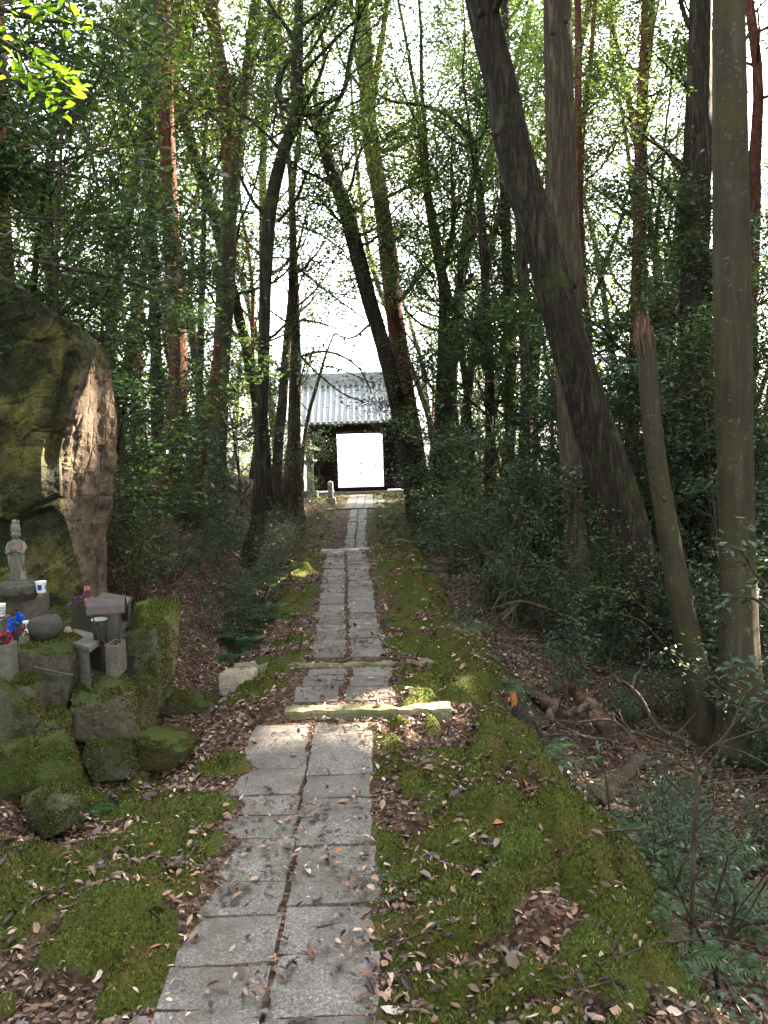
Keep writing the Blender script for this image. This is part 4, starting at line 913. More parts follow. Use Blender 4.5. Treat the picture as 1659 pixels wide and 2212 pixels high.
for px_, y_, i, sc in ((575, 20, 0, 1.05), (545, 28, 2, 1.1), (600, 34, 0, 1.2), (930, 26, 2, 1.05), (960, 31, 1, 1.2), (1000, 27, 0, 1.1), (1080, 22, 2, 1.0), (1150, 24, 0, 1.1), (1020, 21, 3, 1.0), (1350, 25, 2, 1.1), (1430, 20, 0, 1.1), (1450, 26, 1, 1.2), (470, 24, 1, 1.1), (230, 20, 0, 1.1)):
    x_ = P(px_, 1000, y_).x; pos.append((x_, y_)); place(PB[i], (x_, y_, gz(x_, y_)), DB[i], sc, 'trees standing back in the wood')
c = 0
while c < 34:
    y = rng.uniform(4.2, 9.5); x = rng.uniform(1.3, .5 * y + .6); s_ = x - float(path_x(y))
    if s_ < float(edge_r(y)) + .55: c += .05; continue
    c += 1; shr(x, y, int(rng.choice([1, 3, 3, 0])), rng.uniform(.28, .6))

# ------------------------------------------------------------ an added leaf screen against the sun, and the wood far behind
rng = np.random.default_rng(5)
N = 125000  # leaf mass added out of view, only to keep sun off the floor
yy = rng.uniform(-14, 41, N); xx = np.maximum(13.5, .5 * yy + 4.5) + rng.uniform(0, 8, N) ; zz = 1.5 + 21 * rng.random(N)
C = np.stack([xx, yy, zz + .02 * xx], 1)
cl = fbm(C[:, 0] * .5 + C[:, 2] * .3, C[:, 1] * .5 + C[:, 2] * .35, 91, 3); C = C[cl > .2]
C = C[keep(C, .22)]
o = leaves('sunward_shade_screen', C, rng.uniform(.35, .6, len(C)), .6, M['leaf_mid'], None, rng, flat=1.0); tag(o, kind='stuff')
N = 90000
yy = rng.uniform(42, 75, N); xx = rng.uniform(-1, 1, N) * (.55 * yy + 4); zz = -1 + 18 * rng.random(N) ** 1.3
C = np.stack([xx, yy, zz], 1); px = 829 + F * xx / yy
cl = fbm(C[:, 0] * .25, C[:, 2] * .3 + C[:, 1] * .1, 95, 3)
C = C[(cl > .42 + zz / 60) & ((px < 600) | (px > 930))]
o = leaves('distant_woodland', C, rng.uniform(.2, .4, len(C)), .6, M['leaf_yel'], None, rng, flat=1.0); tag(o, kind='stuff')

N = 60000      # unseen leaf ring added behind and left of the viewer to block sky light
ang = rng.uniform(math.radians(-200), math.radians(-62), N * 2); ang = ang[:N]
rad_ = rng.uniform(9, 16, N); xx = np.sin(ang) * rad_ * 1.1; yy = np.cos(ang) * rad_ + 1; zz = .5 + 17 * rng.random(N)
C = np.stack([xx, yy, zz], 1); cl = fbm(C[:, 0] * .5 + C[:, 2] * .3, C[:, 1] * .5 + C[:, 2] * .35, 97, 3); C = C[(cl > .38) & ((C[:, 1] < 1) | (C[:, 0] < -.5 * C[:, 1] - 6))]
o = leaves('rear_shade_screen', C, rng.uniform(.3, .5, len(C)), .6, M['leaf_mid'], None, rng, flat=1.0); tag(o, kind='stuff')
# ------------------------------------------------------------ boulder, rocks
import bmesh
def ico(n):
    bm = bmesh.new(); bmesh.ops.create_icosphere(bm, subdivisions=n, radius=1); bm.verts.ensure_lookup_table()
    V = np.array([v.co for v in bm.verts]); Fc = np.array([[v.index for v in f.verts] for f in bm.faces]); bm.free(); return V, Fc
ICO5 = ico(5); ICO4 = ico(4); ICO3 = ico(3); ICO2 = ico(2)
M['rock_moss'] = stone_mat('mossy_rock', (.13, .115, .085), (.05, .045, .034), .72, mosscol=(.030, .040, .010))
M['rock_bright'] = stone_mat('rock_under_bright_moss', (.26, .20, .12), (.12, .095, .055), .72, mosscol=(.07, .10, .015))
M['rock_bare'] = stone_mat('bare_brown_rock', (.15, .125, .09), (.06, .052, .038), .5, mosscol=(.04, .05, .014))
M['rock_pale'] = stone_mat('pale_bare_stone', (.42, .36, .27), (.26, .22, .16), .12)
M['moss_deep'] = stone_mat('moss_cushion', (.12, .10, .05), (.05, .045, .02), .95, mosscol=(.040, .052, .010), ms=8)
M['moss_green'] = stone_mat('bright_moss_cushion', (.12, .10, .05), (.05, .045, .02), 1.0, mosscol=(.06, .13, .03), ms=8)
def rock_verts(dims, seed, k=11, p=26, rough=.10, base=ICO4):
    rng = np.random.default_rng(seed); D = base[0]; Nn = rng.normal(0, 1, (k, 3)); Nn /= np.linalg.norm(Nn, axis=1)[:, None]; d = rng.uniform(.62, 1.0, k)
    bx = np.vstack([np.eye(3), -np.eye(3)]) + rng.normal(0, .16, (6, 3)); bx /= np.linalg.norm(bx, axis=1)[:, None]; Nn = np.vstack([Nn, bx]); d = np.concatenate([d, rng.uniform(.6, .72, 6)])
    a = np.clip(D @ Nn.T, 0, None) / d; r = (np.sum(a ** p, 1) + .85 ** p) ** (-1 / p); V = D * np.clip(r, .5, 1.25)[:, None]
    V = V * (1 + rough * 2 * noise3(D + seed, 2.3, seed)[:, None] + rough * noise3(D + seed, 7, seed + 1)[:, None] + rough * .5 * noise3(D + seed, 19, seed + 2, 3)[:, None])
    V /= np.abs(V).max(0); return V * np.array(dims) / 2
def rock(label, x0, y0, x1, y1, Z, depth, mat, seed, tilt=0, rz=None, sink=.1, name='rock', cat='rock', base=ICO5, group=None, rough=.12):
    c = P((x0 + x1) / 2, (y0 + y1) / 2, Z); wd = (x1 - x0) * Z / F * 1.08; h = (y1 - y0) * Z / F * 1.04
    V = rock_verts((wd, depth, h + sink), seed, base=base, rough=rough)
    if tilt:
        cs, sn = math.cos(tilt), math.sin(tilt); V = np.stack([V[:, 0] * cs + V[:, 2] * sn, V[:, 1], -V[:, 0] * sn + V[:, 2] * cs], 1)
    V = V + np.array([c.x, c.y + depth * .3, c.z - sink / 2])
    o = mesh_np(name, V, base[1], mat, None, False); tag(o, label, cat, group); ROCKS.append((V, base[1], mat.name)); return o

ROCKS = []
def boulder():
    ysr = [716, 753, 803, 903, 986, 1086, 1153, 1253, 1360]; xr = [193, 227, 243, 253, 257, 241, 228, 234, 244]
    ysc = [716, 790, 886, 986, 1103, 1236, 1360]; xc = [172, 190, 166, 144, 147, 186, 208]
    xt = [-400, -100, 0, 40, 75, 115, 157, 190, 227, 260]; yt = [560, 600, 627, 642, 668, 700, 719, 716, 752, 815]
    n_h = 210; rings = []; fac = []
    ys_ = np.linspace(1370, 560, n_h)
    for y in ys_:
        a = np.interp(y, ysc, xc); r_ = np.interp(y, ysr, xr)
        pf = [(-520, 6.75), (a - 55, 6.44), (a, 6.56), (r_ - 3, 6.95), (r_, 7.1), (r_ - 22, 8.1), (60, 8.8), (-520, 8.8)]
        cnt = [96, 10, 64, 10, 14, 10, 10, 6]
        row = []
        for i, c_ in enumerate(cnt):
            A, B = pf[i], pf[(i + 1) % 8]
            for k in range(c_):
                t = k / c_; px = A[0] + (B[0] - A[0]) * t; Z = A[1] + (B[1] - A[1]) * t; q = P(px, y, Z)
                row.append((q.x, q.y, q.z, px)); 
        rings.append(row)
    Rg = np.array(rings); m = Rg.shape[1]
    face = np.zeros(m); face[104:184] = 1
    ztop = lambda PX, Yv: np.array([P(a, np.interp(a, xt, yt), 6.9).z for a in PX.ravel()]).reshape(PX.shape)
    zt = ztop(Rg[:, :, 3], None) + .0
    over = np.clip((Rg[:, :, 2] - zt) / .5, 0, 1)
    cen = np.array([Rg[:, :, 0].mean(), 7.6])
    Rg[:, :, 2] = np.minimum(Rg[:, :, 2], zt + .02)
    for c in (0, 1): Rg[:, :, c] += (cen[c] - Rg[:, :, c]) * over * .9
    Rg[:, :, 2] += over * .08
    V = Rg[:, :, :3].reshape(-1, 3); cen_top = V[-m:].mean(0)
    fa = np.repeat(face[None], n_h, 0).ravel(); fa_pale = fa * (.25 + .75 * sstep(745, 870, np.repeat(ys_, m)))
    Nn = V - np.array([-2.9, 7.6, 2.0]); Nn[:, 2] *= .1; Nn /= np.linalg.norm(Nn, axis=1)[:, None]
    front = (1 - fa) 
    px = Rg[:, :, 3].ravel(); py = np.repeat(ys_, m); corner = np.interp(py, ysc[::1], xc[::1]); sm = (1 - sstep(-48, -6, px - corner)) * front
    dsp = .24 * noise3(V, .8, 3, 3) + .13 * noise3(V, 2.7, 7) + .06 * noise3(V, 8, 9) + .035 * noise3(V, 24, 12)
    wob = noise3(V, 2.2, 61) * 1.1
    for sx_, sy_, am, fx in ((95, 130, .075, front), (38, 60, .03, front), (42, 120, .038, fa), (20, 48, .02, fa)):
        f1_, f2_, hid_ = cells(px / sx_ + wob * 1.5 + py / 400, py / sy_ + wob * 1.5 + px / 300, int(sx_)); dsp = dsp + fx * (am * (hid_ - .5) * sstep(0, .25, f2_ - f1_) - .25 * am * (1 - sstep(.0, .07, f2_ - f1_)))
    led = np.interp(px, [-500, -50, 20, 60, 110, 150, 190], [1090, 1110, 1128, 1110, 1096, 1120, 1190])
    dsp = dsp - .11 * sm * sstep(led - 6, led + 12, py)
    led2 = np.interp(px, [-500, 40, 70, 95, 130, 170], [1180, 1185, 1190, 1232, 1218, 1260]); dsp = dsp + .05 * sm * sstep(led2 - 4, led2 + 6, py)
    gro = np.interp(py, [700, 760, 900, 1010], [148, 158, 128, 108]); dsp = dsp - .10 * sm * np.exp(-((px - gro) / 14) ** 2) * (1 - sstep(960, 1040, py)) * sstep(690, 720, py)
    dsp = dsp - .05 * fa * np.exp(-((px - 216) / 14) ** 2 - ((py - 890) / 90) ** 2)
    V = V + Nn * dsp[:, None]
    V = np.vstack([V, cen_top]); i, j = np.meshgrid(np.arange(n_h - 1), np.arange(m), indexing='ij'); j2 = (j + 1) % m
    Qd = np.stack([i * m + j, i * m + j2, (i + 1) * m + j2, (i + 1) * m + j], -1).reshape(-1, 4)
    T = np.array([[len(V) - 1, (n_h - 1) * m + k, (n_h - 1) * m + (k + 1) % m] for k in range(m)])
    s = NT('boulder_stone'); at = s.n('VertexColor', layer_name='face'); sp = s.n('SeparateColor'); s.l(at, sp)
    co = s.coord(); a = s.noise(co, 1.6, 5, .7); b = s.noise(co, 8, 6, .75); f = s.noise(co, 70, 3, .8); b2 = s.noise(co, 3.2, 5, .7, .6)
    dark = s.mix(s.ramp(b, [(.35, 0.0), (.65, 1.0)]).outputs[0], (.018, .018, .012), (.07, .066, .038))
    dark = s.mix(s.ramp(b2, [(.47, 0.0), (.62, .8)]).outputs[0], dark, (.17, .155, .045))
    dark = s.mix(s.ramp(a, [(.42, .75), (.55, 0.0)]).outputs[0], dark, (.03, .038, .016))
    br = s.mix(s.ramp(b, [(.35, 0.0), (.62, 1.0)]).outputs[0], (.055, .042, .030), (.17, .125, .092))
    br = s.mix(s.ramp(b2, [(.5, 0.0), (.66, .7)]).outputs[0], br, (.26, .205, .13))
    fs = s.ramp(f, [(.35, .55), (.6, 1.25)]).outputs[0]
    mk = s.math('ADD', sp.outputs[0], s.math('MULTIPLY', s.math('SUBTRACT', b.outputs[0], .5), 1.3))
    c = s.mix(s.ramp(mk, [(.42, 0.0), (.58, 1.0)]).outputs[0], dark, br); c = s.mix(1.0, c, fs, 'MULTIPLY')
    mat = s.finish(c, .92, bump=s.mix(.35, b.outputs[0], f.outputs[0]), bd=.05, bs=1.0, spec=.15)
    o = mesh_np('boulder', V, [Qd, T], mat, None, False, attr={'face': np.stack([np.append(fa_pale, 0)] * 3, 1)})
    tag(o, 'huge standing boulder, dark and mossy with one bare brown side, behind the small statue', 'boulder')
boulder()
for a in (('domed rock thick with dark green moss, left of the near stone box', 30, 1383, 157, 1518, 5.4, .5, 'rock_moss', 1),
          ('big overhanging brown rock carrying the near stone box', 136, 1462, 292, 1612, 5.3, .6, 'rock_bare', 22),
          ('earthy brown rock beneath the big overhanging one', 175, 1578, 290, 1672, 5.2, .4, 'rock_moss', 3),
          ('narrow tan rock standing below the flower pillar', 26, 1460, 72, 1552, 5.15, .3, 'rock_bare', 4),
          ('rounded dark rock low in the pile, under the mossy dome', 56, 1548, 134, 1612, 5.0, .35, 'rock_bare', 5),
          ('small grey wedge rock right of the overhanging rock', 283, 1462, 328, 1508, 5.7, .35, 'rock_bare', 6),
          ('upright dark rock right of the overhanging rock, below the wedge rock', 280, 1494, 318, 1575, 5.55, .35, 'rock_bare', 7),
          ('mossy rock sloping down right beside the candle stand', 250, 1352, 350, 1510, 5.9, .5, 'rock_moss', 8),
          ('tan rock with a sunlit cap of bright green moss, right end of the pile', 276, 1304, 366, 1500, 6.3, .6, 'rock_bright', 9),
          ('mossy root-like hump at the foot of the rock pile', -60, 1600, 150, 1745, 4.75, .5, 'moss_deep', 10),
          ('low mossy rock between rock pile and path, farther one', 270, 1592, 405, 1650, 5.3, .5, 'moss_deep', 11),
          ('pale flat leaning stone in the leaf litter below the rock pile', 46, 1704, 158, 1772, 4.5, .3, 'rock_bare', 12),
          ('pale square-edged stone lying left of the dull grey step', 476, 1444, 552, 1486, 7.25, .3, 'rock_pale', 13),
          ('dark mossy rock left of the sunlit step', 330, 1500, 456, 1556, 6.35, .45, 'rock_moss', 14),
          ('small bright mossy stone behind the patterned cup', 10, 1300, 54, 1362, 6.05, .25, 'rock_bright', 18),
          ('round stone just right of the stone bowl', 128, 1324, 148, 1358, 5.9, .12, 'rock_bare', 19),
          ('small flat stone behind the stone bowl', 96, 1312, 134, 1336, 6.1, .2, 'rock_bare', 20),
          ('tiny pinkish stone between bowl and near stone box', 135, 1352, 152, 1372, 5.75, .08, 'rock_pale', 21)):
    rock(a[0], a[1], a[2], a[3], a[4], a[5], a[6], M[a[7]], a[8])
rock('slanting moss-edged slab leaning at the left end of the pile', -110, 1480, 92, 1610, 5.0, .3, M['rock_moss'], 15, tilt=R(33))
# ------------------------------------------------------------ the little shrine
def planar(px, py, z):
    d = ray(px, py); t = (z - EYE) / d.z; return (d.x * t, d.y * t)
def prism(mb, cs, z0, z1, bev=.006):
    cs = np.array(cs, float); c = cs.mean(0); ins = lambda k: c + (cs - c) * (1 - k / np.linalg.norm(cs - c, axis=1)[:, None])
    a = ins(bev); L = [np.c_[a, [z0] * 4], np.c_[cs, [z0 + bev] * 4], np.c_[cs, [z1 - bev] * 4], np.c_[a, [z1] * 4]]
    area = sum(cs[i][0] * cs[(i + 1) % 4][1] - cs[(i + 1) % 4][0] * cs[i][1] for i in range(4)); 
    if area < 0: L = [l[::-1] for l in L]
    Q = [[k * 4 + i, k * 4 + (i + 1) % 4, k * 4 + 4 + (i + 1) % 4, k * 4 + 4 + i] for k in range(3) for i in range(4)] + [[3, 2, 1, 0], [12, 13, 14, 15]]
    mb.add(np.vstack(L), Q=Q)
def conc(name, base, k=.3): return stone_mat(name, base, tuple(x * .6 for x in base), k, mosscol=(.06, .065, .03), speck=.8, up=False, bump=.004)
M['conc'] = conc('weathered_concrete', (.165, .158, .13)); M['conc_dark'] = conc('dark_stained_stone', (.085, .08, .065)); M['conc_pink'] = conc('pinkish_grey_stone', (.17, .147, .122), .2)
M['statue'] = stone_mat('lichened_statue_stone', (.24, .23, .19), (.10, .095, .075), .35, mosscol=(.07, .075, .045), up=False, bump=.004)
def simple(name, col, rough=.5, spec=.4, nz=.15, metal=0.0):
    s = NT(name); n = s.noise(s.coord(), 30, 3)
    return s.finish(s.mix(n.outputs[0], tuple(x * (1 - nz) for x in col), tuple(min(1, x * (1 + nz)) for x in col)), rough, spec=spec, metal=metal)
M['white'] = simple('white_glazed_cup', (.78, .78, .76), .3); M['blue'] = simple('blue_print', (.02, .05, .28), .4); M['black'] = simple('black_print', (.02, .02, .025), .4)
M['rust'] = simple('rusty_purple_metal', (.062, .044, .042), .6, nz=.6); M['iron'] = simple('dark_iron', (.035, .03, .03), .6)
M['bib'] = simple('faded_pink_bib', (.13, .088, .08), .9, nz=.9); M['red'] = simple('crimson_petal', (.35, .015, .06), .6); M['pink'] = simple('coral_petal', (.65, .18, .16), .6); M['bluep'] = simple('blue_petal', (.03, .12, .6), .6, nz=.5)
M['whitep'] = simple('white_petal', (.75, .73, .68), .6); M['purple'] = simple('purple_petal', (.14, .04, .2), .6); M['yell'] = simple('yellow_petal', (.6, .45, .08), .6)
def lerp(a, b, t): return (a[0] + (b[0] - a[0]) * t, a[1] + (b[1] - a[1]) * t)
def quad_px(rows, z): return [planar(x, y, z) for x, y in rows]
# block and round pedestal, statue
zb = P(80, 1294, 6.05).z; cs = quad_px([(16, 1296), (80, 1294), (106, 1277), (42, 1277)], zb); zb0 = P(80, 1345, 6.05).z
b = MB(); prism(b, cs, zb0 - .12, zb); o = b.build('pedestal_block', M['conc_pink']); tag(o, 'square pinkish-grey stone block under the round statue pedestal', 'stone block')
zc = zb + .14; cp = planar(40, 1254, zc); b = MB(); rr_ = 38 * 6.2 / F
b.lathe([(rr_ * .8, zb + .001 - zc), (rr_ * .98, zb + .03 - zc), (rr_ * 1.03, -.07), (rr_ * .98, -.03), (rr_ * .86, 0), (.0, .004)], (cp[0], cp[1], zc), 28, cap=False)
for k in range(9):
    a = k * 2 * math.pi / 9; V = rock_verts((.13, .05, .09), 300 + k, base=ICO3, rough=.03); cs_, sn = math.cos(a + math.pi / 2), math.sin(a + math.pi / 2)
    V = np.stack([V[:, 0] * cs_ - V[:, 1] * sn, V[:, 0] * sn + V[:, 1] * cs_, V[:, 2]], 1); b.add(V + np.array([cp[0] + math.cos(a) * rr_ * .97, cp[1] + math.sin(a) * rr_ * .97, zc - .06]), T=ICO3[1])
o = b.build('lotus_pedestal', M['conc_dark'], smooth=True); tag(o, 'round dark lotus-petal pedestal under the little statue', 'statue base')
st = thing('stone_statue', (cp[0], cp[1], zc), 'small standing stone statue with a tall crown and a faded pink bib', 'statue')
def body():
    H = (1257 - 1130) * 6.1 / F; b = MB(); s = H / .45
    prof = [(.062, 0), (.066, .015), (.058, .05), (.050, .11), (.046, .17), (.050, .21), (.056, .25), (.058, .28), (.045, .305), (.022, .318), (.020, .328)]
    b.lathe([(r * s, z * s) for r, z in prof], (0, 0, 0), 22, sx=1, sy=.72)
    hd = ICO4[0] * np.array([.031, .033, .040]); hd[:, 1] -= .004 * np.exp(-((hd[:, 2] + .002) / .008) ** 2) * np.exp(-(hd[:, 0] / .006) ** 2) * (hd[:, 1] < 0) * 2
    for ex in (-.011, .011): hd[:, 1] += .0035 * np.exp(-((hd[:, 2] - .004) / .004) ** 2 - ((hd[:, 0] - ex) / .005) ** 2) * (hd[:, 1] < 0)
    hd[:, 1] += .0025 * np.exp(-((hd[:, 2] + .017) / .0025) ** 2 - (hd[:, 0] / .009) ** 2) * (hd[:, 1] < 0)
    b.add(hd * s + np.array([0, -.004, .356 * s]), T=ICO4[1])
    for e in (-1, 1):
        b.add(ICO3[0] * np.array([.006, .009, .018]) * s + np.array([e * .032, 0, .352]) * s, T=ICO3[1])
        # sleeves: shoulder, elbow, joined hands
        b.tube(np.array([(e * .044, 0, .292), (e * .062, -.006, .25), (e * .058, -.03, .215), (e * .018, -.052, .235)]) * s, np.array([.020, .021, .018, .011]) * s, 10)
        b.tube(np.array([(e * .05, -.02, .21), (e * .052, -.018, .15), (e * .05, -.01, .08)]) * s, np.array([.016, .013, .006]) * s, 8)
    b.add(ICO3[0] * np.array([.014, .012, .02]) * s + np.array([0, -.058, .248]) * s, T=ICO3[1])
    for k in range(5): b.tube(np.array([(-.028 + .014 * k, -.034 - .006 * (2 - abs(k - 2)), .19), (-.03 + .015 * k, -.042, .09), (-.034 + .017 * k, -.044, .01)]) * s, .0045 * s, 5)
    V = np.vstack(b.V); V = V + .006 * noise3(V, 30, 4)[:, None]; b.V = [V]
    o = b.build('body', M['statue'], None, True); return o, s
ob, s_ = body(); ob.parent = st
b = MB(); b.lathe([(.032 * s_, .372 * s_), (.036 * s_, .385 * s_), (.033 * s_, .42 * s_), (.03 * s_, .432 * s_)], (0, 0, 0), 18)
b.add(ICO3[0] * np.array([.021, .02, .024]) * s_ + np.array([-.006 * s_, 0, .446 * s_]), T=ICO3[1]); b.tube(np.array([(.026, -.004, .42), (.029, -.004, .455), (.024, -.004, .468)]) * s_, np.array([.007, .006, .003]) * s_, 7)
o = b.build('crown', M['statue'], None, True); o.parent = st
b = MB(); n = 20; V = []
for k in range(n + 1):
    a = R(-180 + 180 * k / n); 
    for (r, z) in ((.026, .318), (.045, .303), (.060, .275), (.066, .245 - .006 * (k % 3)), (.067, .244 - .006 * (k % 3))):
        V.append((math.cos(a) * r * s_ * 1.02, math.sin(a) * r * .92 * s_ - .004, z * s_))
b.add(V, Q=[[k * 5 + i, (k + 1) * 5 + i, (k + 1) * 5 + i + 1, k * 5 + i + 1] for k in range(n) for i in range(4)])
o = b.build('bib', M['bib'], None, True); o.parent = st
def cup(px, py_top, py_bot, wpx, Z, label, mark=None, name='cup', mat='white', inner=None):
    r = wpx / 2 * Z / F; h = (py_bot - py_top) * Z / F; c = P(px, py_bot, Z); t = thing(name, tuple(c), label, 'cup')
    b = MB(); b.lathe([(.0, .002), (r * .78, 0), (r * .8, h * .05), (r * .98, h * .93), (r * 1.02, h), (r * .94, h), (r * .9, h * .9), (r * .74, h * .12), (0, h * .1)], tuple(c), 24, cap=False); b.build('cup_body', M[mat], t, True)
    return t, c, r, h
t, c, r, h = cup(89.5, 1255, 1280, 24, 6.0, 'white cup with a blue square mark, beside the round pedestal')
def patch(b, c, r, h, a0, a1, z0, z1, n=6, off=.0012):
    V = []
    for k in range(n + 1):
        a = a0 + (a1 - a0) * k / n
        for z in (z0, z1): rr2 = r * (.8 + .19 * z) + off; V.append((c[0] + math.cos(a) * rr2, c[1] + math.sin(a) * rr2, c[2] + z * h))
    b.add(V, Q=[[2 * k, 2 * k + 2, 2 * k + 3, 2 * k + 1] for k in range(n)])
b = MB(); patch(b, c, r, h, R(-108), R(-62), .25, .72); b.build('square_mark', M['blue'], t)
b = MB(); patch(b, c, r, h, R(-26), R(-8), .3, .66); b.build('square_mark', M['blue'], t)
t, c, r, h = cup(1, 1304, 1331, 24, 5.7, 'white cup with rows of black marks, at the left-hand edge')
b = MB()
for j_ in range(3):
    for k in range(12): a = R(-170 + 14 * k + 5 * (j_ % 2)); patch(b, c, r, h, a, a + R(8), .18 + .22 * j_, .32 + .22 * j_, 2)
b.build('printed_pattern', M['black'], t)
t, c, r, h = cup(59, 1341, 1366, 18, 5.75, 'cup with a white rim and dark side, left of the stone bowl')
b = MB(); patch(b, c, r, h, R(-125), R(-85), .1, .8); b.build('dark_patch', M['black'], t); b = MB(); patch(b, c, r, h, R(-70), R(-30), .1, .8); b.build('dark_patch', M['black'], t)  # two dark patches on the cup's front
# stone bowl
c = P(102, 1381, 5.6); r = 35 * 5.6 / F; h = 52 * 5.6 / F; b = MB()
b.lathe([(0, 0), (r * .6, 0), (r * .88, h * .15), (r, h * .45), (r * .98, h * .7), (r * .86, h * .92), (r * .78, h * .96), (r * .66, h * .93), (r * .6, h * .6), (r * .3, h * .3), (0, h * .28)], (0, 0, 0), 30, cap=False)
V = b.V[0]; V = V + .012 * noise3(V, 6, 3)[:, None]; rt = Matrix.Rotation(R(-7), 3, 'Y'); b.V = [V @ np.array(rt).T + np.array(c)]
o = b.build('stone_bowl', M['conc_dark'], None, True); tag(o, 'round grey stone bowl with a dark hollow, among the offerings', 'bowl')
# stone supports at the left
def block(label, rows, Ztop_ref, ybot, mat, name='stone_block', cat='stone block', hollow=None):
    z1 = P(rows[1][0], rows[1][1], Ztop_ref).z; z0 = P(rows[1][0], ybot, Ztop_ref).z; cs = quad_px(rows, z1); b = MB()
    if not hollow: prism(b, cs, z0 - .06, z1); o = b.build(name, mat); tag(o, label, cat); return z0, z1, cs
    c = np.mean(cs, 0); inn = [tuple(np.array(p) + (c - np.array(p)) * hollow) for p in cs]
    for k in range(4):
        A, B, C2, D = cs[k], cs[(k + 1) % 4], inn[(k + 1) % 4], inn[k]
        prism(b, [A, B, C2, D], z0, z1, .002)
    prism(b, inn, z0, z0 + .03, .002); o = b.build(name, mat); tag(o, label, cat); return z0, z1, cs
block('tall stone pillar with red flowers, frontmost at the left-hand edge', [(-24, 1400), (20, 1392), (37, 1384), (-4, 1386)], 5.2, 1466, M['conc'], hollow=.22)
block('low stone planter holding white and red blossoms, behind the flower pillar', [(26, 1379), (62, 1373), (74, 1364), (40, 1366)], 5.5, 1396, M['conc'], name='stone_planter', cat='planter', hollow=.2)
block('pinkish stone slab under the patterned cup', [(-40, 1344), (2, 1340), (24, 1327), (-14, 1327)], 5.6, 1390, M['conc_pink'])
block('dark grey stone box below the mixed flowers, behind the bowl', [(142, 1308), (200, 1308), (206, 1300), (152, 1300)], 6.1, 1368, M['conc_dark'], name='stone_planter', cat='planter', hollow=.15)
# near stone box with slab roof, open on its right side
def hokora(label, rows, Z, ybot, mat, roofth, insx):
    z1 = P(rows[3][0], rows[3][1], Z).z; cs = quad_px(rows, z1); z0 = P(rows[3][0], ybot, Z).z   # rows: left, back, right, front
    cs = [np.array(c) for c in cs]; c = np.mean(cs, 0); t = thing('stone_shrine', (c[0], c[1], z0), label, 'shrine box')
    b = MB(); prism(b, cs, z1 - roofth, z1, .005); b.build('roof_slab', mat, t)
    L, Bk, Rt, Fr = [c + (p - c) * insx for p in cs]; th = .16
    zt = z1 - roofth - .002; mk = lambda A, B, k: [A, B, B + (c - B) * k, A + (c - A) * k]
    for nm, A, B in (('front_panel', L, Fr), ('rear_panel', Rt, Bk), ('side_panel', Bk, L)):
        b = MB(); prism(b, mk(A, B, th), z0 - .03, zt, .002); b.build(nm, mat, t)
    b = MB(); prism(b, [Fr, Rt, Rt + (L - Fr) * .9, Fr + (L - Fr) * .9][::1], z0 + .02, z0 + .055, .002); b.V = [(b.V[0] - np.array([c[0], c[1], 0])) * np.array([.84, .84, 1]) + np.array([c[0], c[1], 0])]; b.build('floor_slab', mat, t)
    return t
hokora('near stone box with a flat slab roof, open on its right side', [(124, 1377), (160, 1357), (228, 1374), (194, 1399)], 5.35, 1498, M['conc'], .035, .93)
hokora('rear stone box with a flat slab roof, behind the candle stand', [(196, 1300), (222, 1279), (284, 1289), (262, 1312)], 6.0, 1384, M['conc'], .03, .95)
# candle stand: rusty curved roof on four rods over a hollow stone tube
z1 = P(252, 1397, 5.45).z; z0 = P(252, 1464, 5.45).z; cs = quad_px([(226, 1395), (253, 1397), (271, 1381), (246, 1380)], z1)
cc = np.mean(cs, 0); cst = thing('candle_stand', (cc[0], cc[1], z0), 'candle stand with a rusty curved metal roof on thin rods over a stone tube', 'candle stand')
b = MB(); inn = [tuple(np.array(p) + (cc - np.array(p)) * .3) for p in cs]
for k in range(4): prism(b, [cs[k], cs[(k + 1) % 4], inn[(k + 1) % 4], inn[k]], z0, z1, .002)
b.build('stone_tube', M['conc_pink'], cst)
zr = P(228, 1322, 5.5).z; c0 = np.array([*planar(226, 1318, zr)]); wx = 38 * 5.5 / F * 1.05; dy = .13
b = MB(); n = 14; V = []; ang = R(14)
for layer in (0, .006):
    for k in range(n + 1):
        u = -1 + 2 * k / n; hh = .085 * (1 - u * u) ** .6 + (.0 if abs(u) < .95 else -.01)
        for e in (-1, 1):
            x = e * wx; y = u * dy; V.append((c0[0] + x * math.cos(ang) - y * math.sin(ang), c0[1] + .05 + x * math.sin(ang) + y * math.cos(ang), zr + hh - layer))
m = 2 * (n + 1); Q = [[2 * k, 2 * k + 1, 2 * k + 3, 2 * k + 2] for k in range(n)] + [[m + 2 * k + 2, m + 2 * k + 3, m + 2 * k + 1, m + 2 * k] for k in range(n)]
Q += [[2 * k + e, 2 * k + 2 + e, m + 2 * k + 2 + e, m + 2 * k + e] for k in range(n) for e in (0, 1)] + [[0, 1, m + 1, m], [2 * n, 2 * n + 1, m + 2 * n + 1, m + 2 * n]]
b.add(V, Q=Q); b.build('curved_roof', M['rust'], cst)
for (px, zz) in ((-.78, -1), (.72, -1), (-.78, 1), (.72, 1)):
    x, y = px * wx, zz * dy * .8; X_, Y_ = c0[0] + x * math.cos(ang) - y * math.sin(ang), c0[1] + .05 + x * math.sin(ang) + y * math.cos(ang)
    b = MB(); b.tube([(X_, Y_, zr + .03), (X_ + (cc[0] - X_) * .35, Y_ + (cc[1] - Y_) * .5, z1 - .03)], .005, 6); b.build('rod', M['iron'], cst)
c = P(217, 1384, 5.62); r = 17 * 5.62 / F; h = 46 * 5.62 / F
t = thing('lidded_pot', tuple(c), 'grey metal pot with a pale lid under the rusty curved roof', 'pot')
